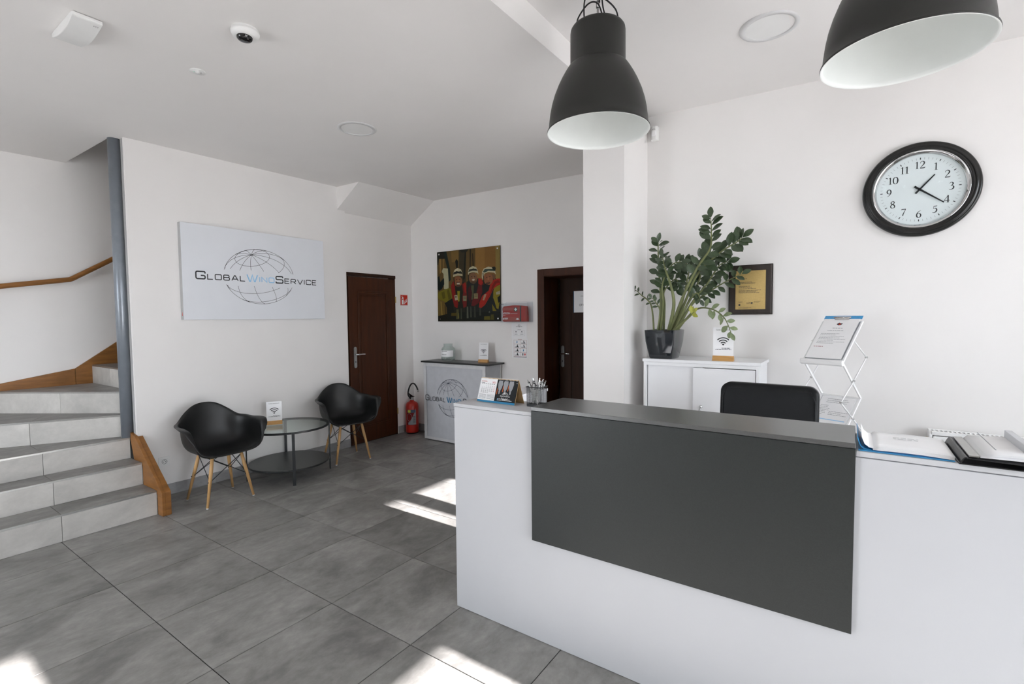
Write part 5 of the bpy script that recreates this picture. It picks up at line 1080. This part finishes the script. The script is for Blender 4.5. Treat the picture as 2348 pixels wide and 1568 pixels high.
mb = MB(); mb.grid(lambda u, v: (.272+.014*u+.0*v, 1.905+.285*v, TZ+.004+.018*u+.006*math.sin(PI*u)), 6, 2); mb.obj('spine', M_['bin'], bb, solid=.003)
mb = MB(); mb.grid(lambda u, v: (.286+.40*u, 1.905+.283*v, TZ+.020-.010*u), 8, 2); mb.obj('front_cover', M_['bin'], bb, solid=.0025)
MB().extr([(.290, 1.912, TZ+.0235), (.312, 1.912, TZ+.0245), (.312, 2.185, TZ+.0245), (.290, 2.185, TZ+.0235)], (0, 0, .004)).obj('ring_plate', M_['steel'], bb)
for i in range(7):
    mb = MB(); mb.grid(lambda u, v: (.314+.002*i+.42*u, 1.908+.0025*i+.275*v, TZ+.0255+.0013*i+.010*math.sin(PI*min(1, u*1.4))*(1 if i > 2 else .5)-.012*u), 14, 3); mb.obj('sheet', M_['paper'], bb, smooth=True, solid=.0008)
MB().box(.348, .3505, 1.93, 2.185, TZ+.0475, TZ+.0482).obj('fold_line', K['lgrey'], bb)
# ------------------------------------------------------------------ radiator
ra = empty('radiator', (.85, 3.93, .3), label='white panel radiator with slotted top grille below the clock', category='radiator')
rx0, rx1, ry0, ry1, rz0, rz1 = .405, 1.35, 3.872, 3.965, .26, .818
MB().box(rx0+.02, rx1-.02, ry0, ry0+.012, rz0, rz1-.028).box(rx0+.02, rx1-.02, ry1-.012, ry1, rz0, rz1-.02).obj('panel', M_['whitemetal'], ra, bevel=.004)
MB().box(rx0+.012, rx1-.012, ry0-.002, ry0+.022, rz1-.022, rz1-.0).box(rx0+.012, rx1-.012, ry1-.024, ry1, rz1-.022, rz1).obj('top_edge', M_['whitemetal'], ra, bevel=.002)
for x in (rx0, rx1-.014): MB().extr([(x, ry0-.004, rz0+.01), (x, ry1+.002, rz0+.01), (x, ry1+.002, rz1-.012), (x, ry1-.012, rz1+.003), (x, ry0+.028, rz1+.003), (x, ry0-.004, rz1-.022)], (.014, 0, 0)).obj('end_cap', M_['whitemetal'], ra, bevel=.002)
g = MB(); n = 44
for i in range(n): x = rx0+.03+i*(rx1-rx0-.06)/(n-1); g.box(x-.0045, x+.0045, ry0+.020, ry1-.022, rz1-.006, rz1-.002)
g.obj('grille_slats', M_['whitemetal'], ra); MB().box(rx0+.02, rx1-.02, ry0+.014, ry1-.014, rz0+.02, rz1-.05).obj('shaded_convector', M_['blacksteel'], ra)  # block under the slats coloured black for the shade in the slots
MB().tube([(rx0-.012, ry0+.05, rz1-.055), (rx0+.002, ry0+.05, rz1-.055)], .009, 12).obj('bleed_valve', M_['brass'], ra)
for x in (rx0+.15, rx1-.15): MB().box(x-.02, x+.02, ry1-.001, 4.0, rz0+.1, rz1-.06).obj('bracket', M_['whitemetal'], ra)
# ------------------------------------------------------------------ plant
pl = empty('potted_plant', (-1.165, 3.72, 1.214), math.radians(-3), label='tall dark green plant with glossy leaflets in a square anthracite pot on the cabinet', category='plant')
pt = MB(); a_, c_, hh = .086, .115, .215
def sq(h, s, z, r=.012):
    out = []
    for (sx, sy2, a0) in ((1, 1, 0), (-1, 1, PI/2), (-1, -1, PI), (1, -1, 1.5*PI)):
        for i in range(4): a = a0+PI/2*i/3; out.append((sx*(h-r)+r*math.cos(a), sy2*(h-r)+r*math.sin(a), z))
    return out
rings = [sq(a_-.004, 0, .001), sq(a_, 0, .006), sq(a_+.008, 0, .045), sq(c_-.006, 0, .13), sq(c_, 0, hh), sq(c_-.004, 0, hh), sq(c_-.008, 0, hh-.04)]
for r in rings: pt.v += r
for i in range(len(rings)-1):
    for k in range(16): pt.f.append((i*16+k, i*16+(k+1) % 16, (i+1)*16+(k+1) % 16, (i+1)*16+k))
pt.f.append(tuple(range(16)))
pt.obj('pot', M_['pot'], pl, local=True, auto=.6)
sl = MB(); top = sq(c_-.009, 0, hh-.018, .012); n0 = len(top); sl.v += top + [(0, 0, hh-.010)]; sl.f += [(k, (k+1) % n0, n0) for k in range(n0)]; sl.obj('soil', M_['soil'], pl, local=True)
def leafmesh(name, m):
    mb = MB(); prof = [0, .30, .62, .88, 1.0, .96, .80, .52, 0]; L = 8
    for i, wv in enumerate(prof):
        x = i/L; zc = -.10*x*x
        for j in (-1, -.5, 0, .5, 1): mb.v.append((x, .27*wv*j, zc+.055*abs(j)*wv))
    for i in range(L):
        for j in range(4): a = i*5+j; mb.f.append((a, a+1, a+6, a+5))
    o = mb.obj(name, m, None, smooth=True, solid=.012); me = o.data; md = [x for x in o.modifiers]; bpy.data.objects.remove(o); return me
LM = {'leaf': leafmesh('leaf', M_['leaf']), 'leafl': leafmesh('leaf', M_['leafl']), 'leafy': leafmesh('leaf', M_['leafy'])}
Minv = WM[pl.name].inverted(); r_ = random.Random(21)
def leaf_at(parent, p, d, up_, L, kind):
    o = bpy.data.objects.new('leaf', LM[kind]); COL.objects.link(o); o.parent = parent
    d = d.normalized(); y_ = up_.cross(d)
    if y_.length < 1e-3: y_ = d.orthogonal()
    y_.normalize(); z_ = d.cross(y_)
    o.matrix_local = Matrix(((d.x*L, y_.x*L, z_.x*L, p.x), (d.y*L, y_.y*L, z_.y*L, p.y), (d.z*L, y_.z*L, z_.z*L, p.z), (0, 0, 0, 1)))
def stem(pts, r0, r1, t0, n, L, kind='leaf', lk=1.0, tipkind=None):
    P = [Minv @ Vector(p) for p in pts]; S_ = spline(P, 8); m = len(S_)
    rr = [r0*(1-i/(m-1))**.8+r1 for i in range(m)]
    o = MB().tube(S_, rr, 8).obj('stem', M_['stem'], pl, local=True, smooth=True)
    plane = Vector((r_.uniform(-.5, .5), -1, r_.uniform(-.1, .4))).normalized()
    for k in range(n):
        t = t0+(1-t0)*(k+.5)/n; i = min(m-2, int(t*(m-1))); p = S_[i]; tg = (S_[i+1]-S_[i]).normalized()
        side_ = tg.cross(plane).normalized()*(1 if k % 2 else -1)
        d = side_*1.0+tg*.62+Vector((r_.uniform(-.35, .35), r_.uniform(-.55, .25), r_.uniform(-.25, .25)))
        d2 = side_*.9-tg*-.5+Vector((r_.uniform(-.2, .2), r_.uniform(-.6, .3), r_.uniform(-.2, .2)))
        up_ = (plane*-1*(-1)+Vector((r_.uniform(-.4, .4), 0, r_.uniform(.2, .9)))).normalized()
        leaf_at(o, p, d, up_, L*r_.uniform(.85, 1.12)*(1-.18*(t > .9)), kind)
    leaf_at(o, S_[-1], (S_[-1]-S_[-3]), plane, L*.9, tipkind or kind)
    return o
def base(x, y): return (x, y, 1.405)
stem([base(-1.235, 3.69)]+[(-1.269, 3.720, 1.616), (-1.348, 3.720, 1.699), (-1.401, 3.720, 1.745)], .006, .0015, .35, 8, .045)
stem([base(-1.215, 3.74)]+[(-1.207, 3.760, 1.649), (-1.229, 3.780, 1.885), (-1.230, 3.760, 2.043), (-1.224, 3.750, 2.095)], .009, .002, .30, 17, .085)
stem([base(-1.195, 3.72)]+[(-1.171, 3.700, 1.614), (-1.169, 3.680, 1.777), (-1.102, 3.680, 1.908), (-1.038, 3.700, 1.931)], .008, .002, .42, 14, .078)
stem([base(-1.130, 3.70)]+[(-1.078, 3.660, 1.611), (-1.095, 3.640, 1.755), (-1.135, 3.640, 1.875), (-1.161, 3.650, 1.968)], .012, .003, .62, 10, .085)
stem([base(-1.185, 3.76)]+[(-1.190, 3.800, 1.616), (-1.194, 3.800, 1.724), (-1.111, 3.800, 1.813), (-1.072, 3.780, 1.761)], .008, .002, .50, 12, .080)
stem([base(-1.110, 3.73)]+[(-1.010, 3.720, 1.643), (-0.920, 3.700, 1.835), (-0.769, 3.680, 1.971), (-0.662, 3.680, 2.034), (-0.624, 3.680, 2.062)], .009, .002, .38, 20, .098)
stem([base(-1.120, 3.70)]+[(-1.012, 3.660, 1.673), (-0.911, 3.640, 1.870), (-0.824, 3.640, 2.002), (-0.821, 3.660, 2.125), (-0.825, 3.660, 2.216)], .010, .002, .35, 19, .092)
stem([base(-1.090, 3.75)]+[(-0.984, 3.780, 1.611), (-0.875, 3.800, 1.699), (-0.766, 3.820, 1.771), (-0.653, 3.840, 1.829)], .008, .002, .35, 15, .078)
stem([base(-1.080, 3.71)]+[(-0.932, 3.660, 1.570), (-0.809, 3.620, 1.580), (-0.719, 3.600, 1.519), (-0.673, 3.600, 1.417)], .006, .0018, .40, 12, .068, 'leafl')
stem([base(-1.115, 3.77)]+[(-1.006, 3.800, 1.644), (-0.937, 3.820, 1.805), (-0.913, 3.820, 1.933), (-0.846, 3.820, 2.007)], .009, .002, .38, 16, .092)
stem([base(-1.140, 3.76)]+[(-1.064, 3.800, 1.613), (-1.026, 3.800, 1.776), (-1.008, 3.800, 1.889), (-1.040, 3.800, 1.940)], .008, .002, .35, 15, .088)
stem([base(-1.205, 3.67)]+[(-1.181, 3.660, 1.564), (-1.208, 3.660, 1.630), (-1.242, 3.660, 1.674)], .005, .0018, .5, 7, .045)
stem([base(-1.100, 3.66)]+[(-0.988, 3.620, 1.499), (-0.943, 3.600, 1.533), (-0.917, 3.580, 1.557)], .010, .002, .75, 7, .058, 'leafy')
stem([base(-1.095, 3.69)]+[(-0.984, 3.660, 1.609), (-0.915, 3.640, 1.694), (-0.880, 3.620, 1.649)], .008, .002, .45, 10, .062)
stem([base(-1.100, 3.74)]+[(-0.959, 3.740, 1.642), (-0.862, 3.740, 1.765), (-0.786, 3.740, 1.886), (-0.728, 3.740, 1.912)], .008, .002, .35, 16, .092)
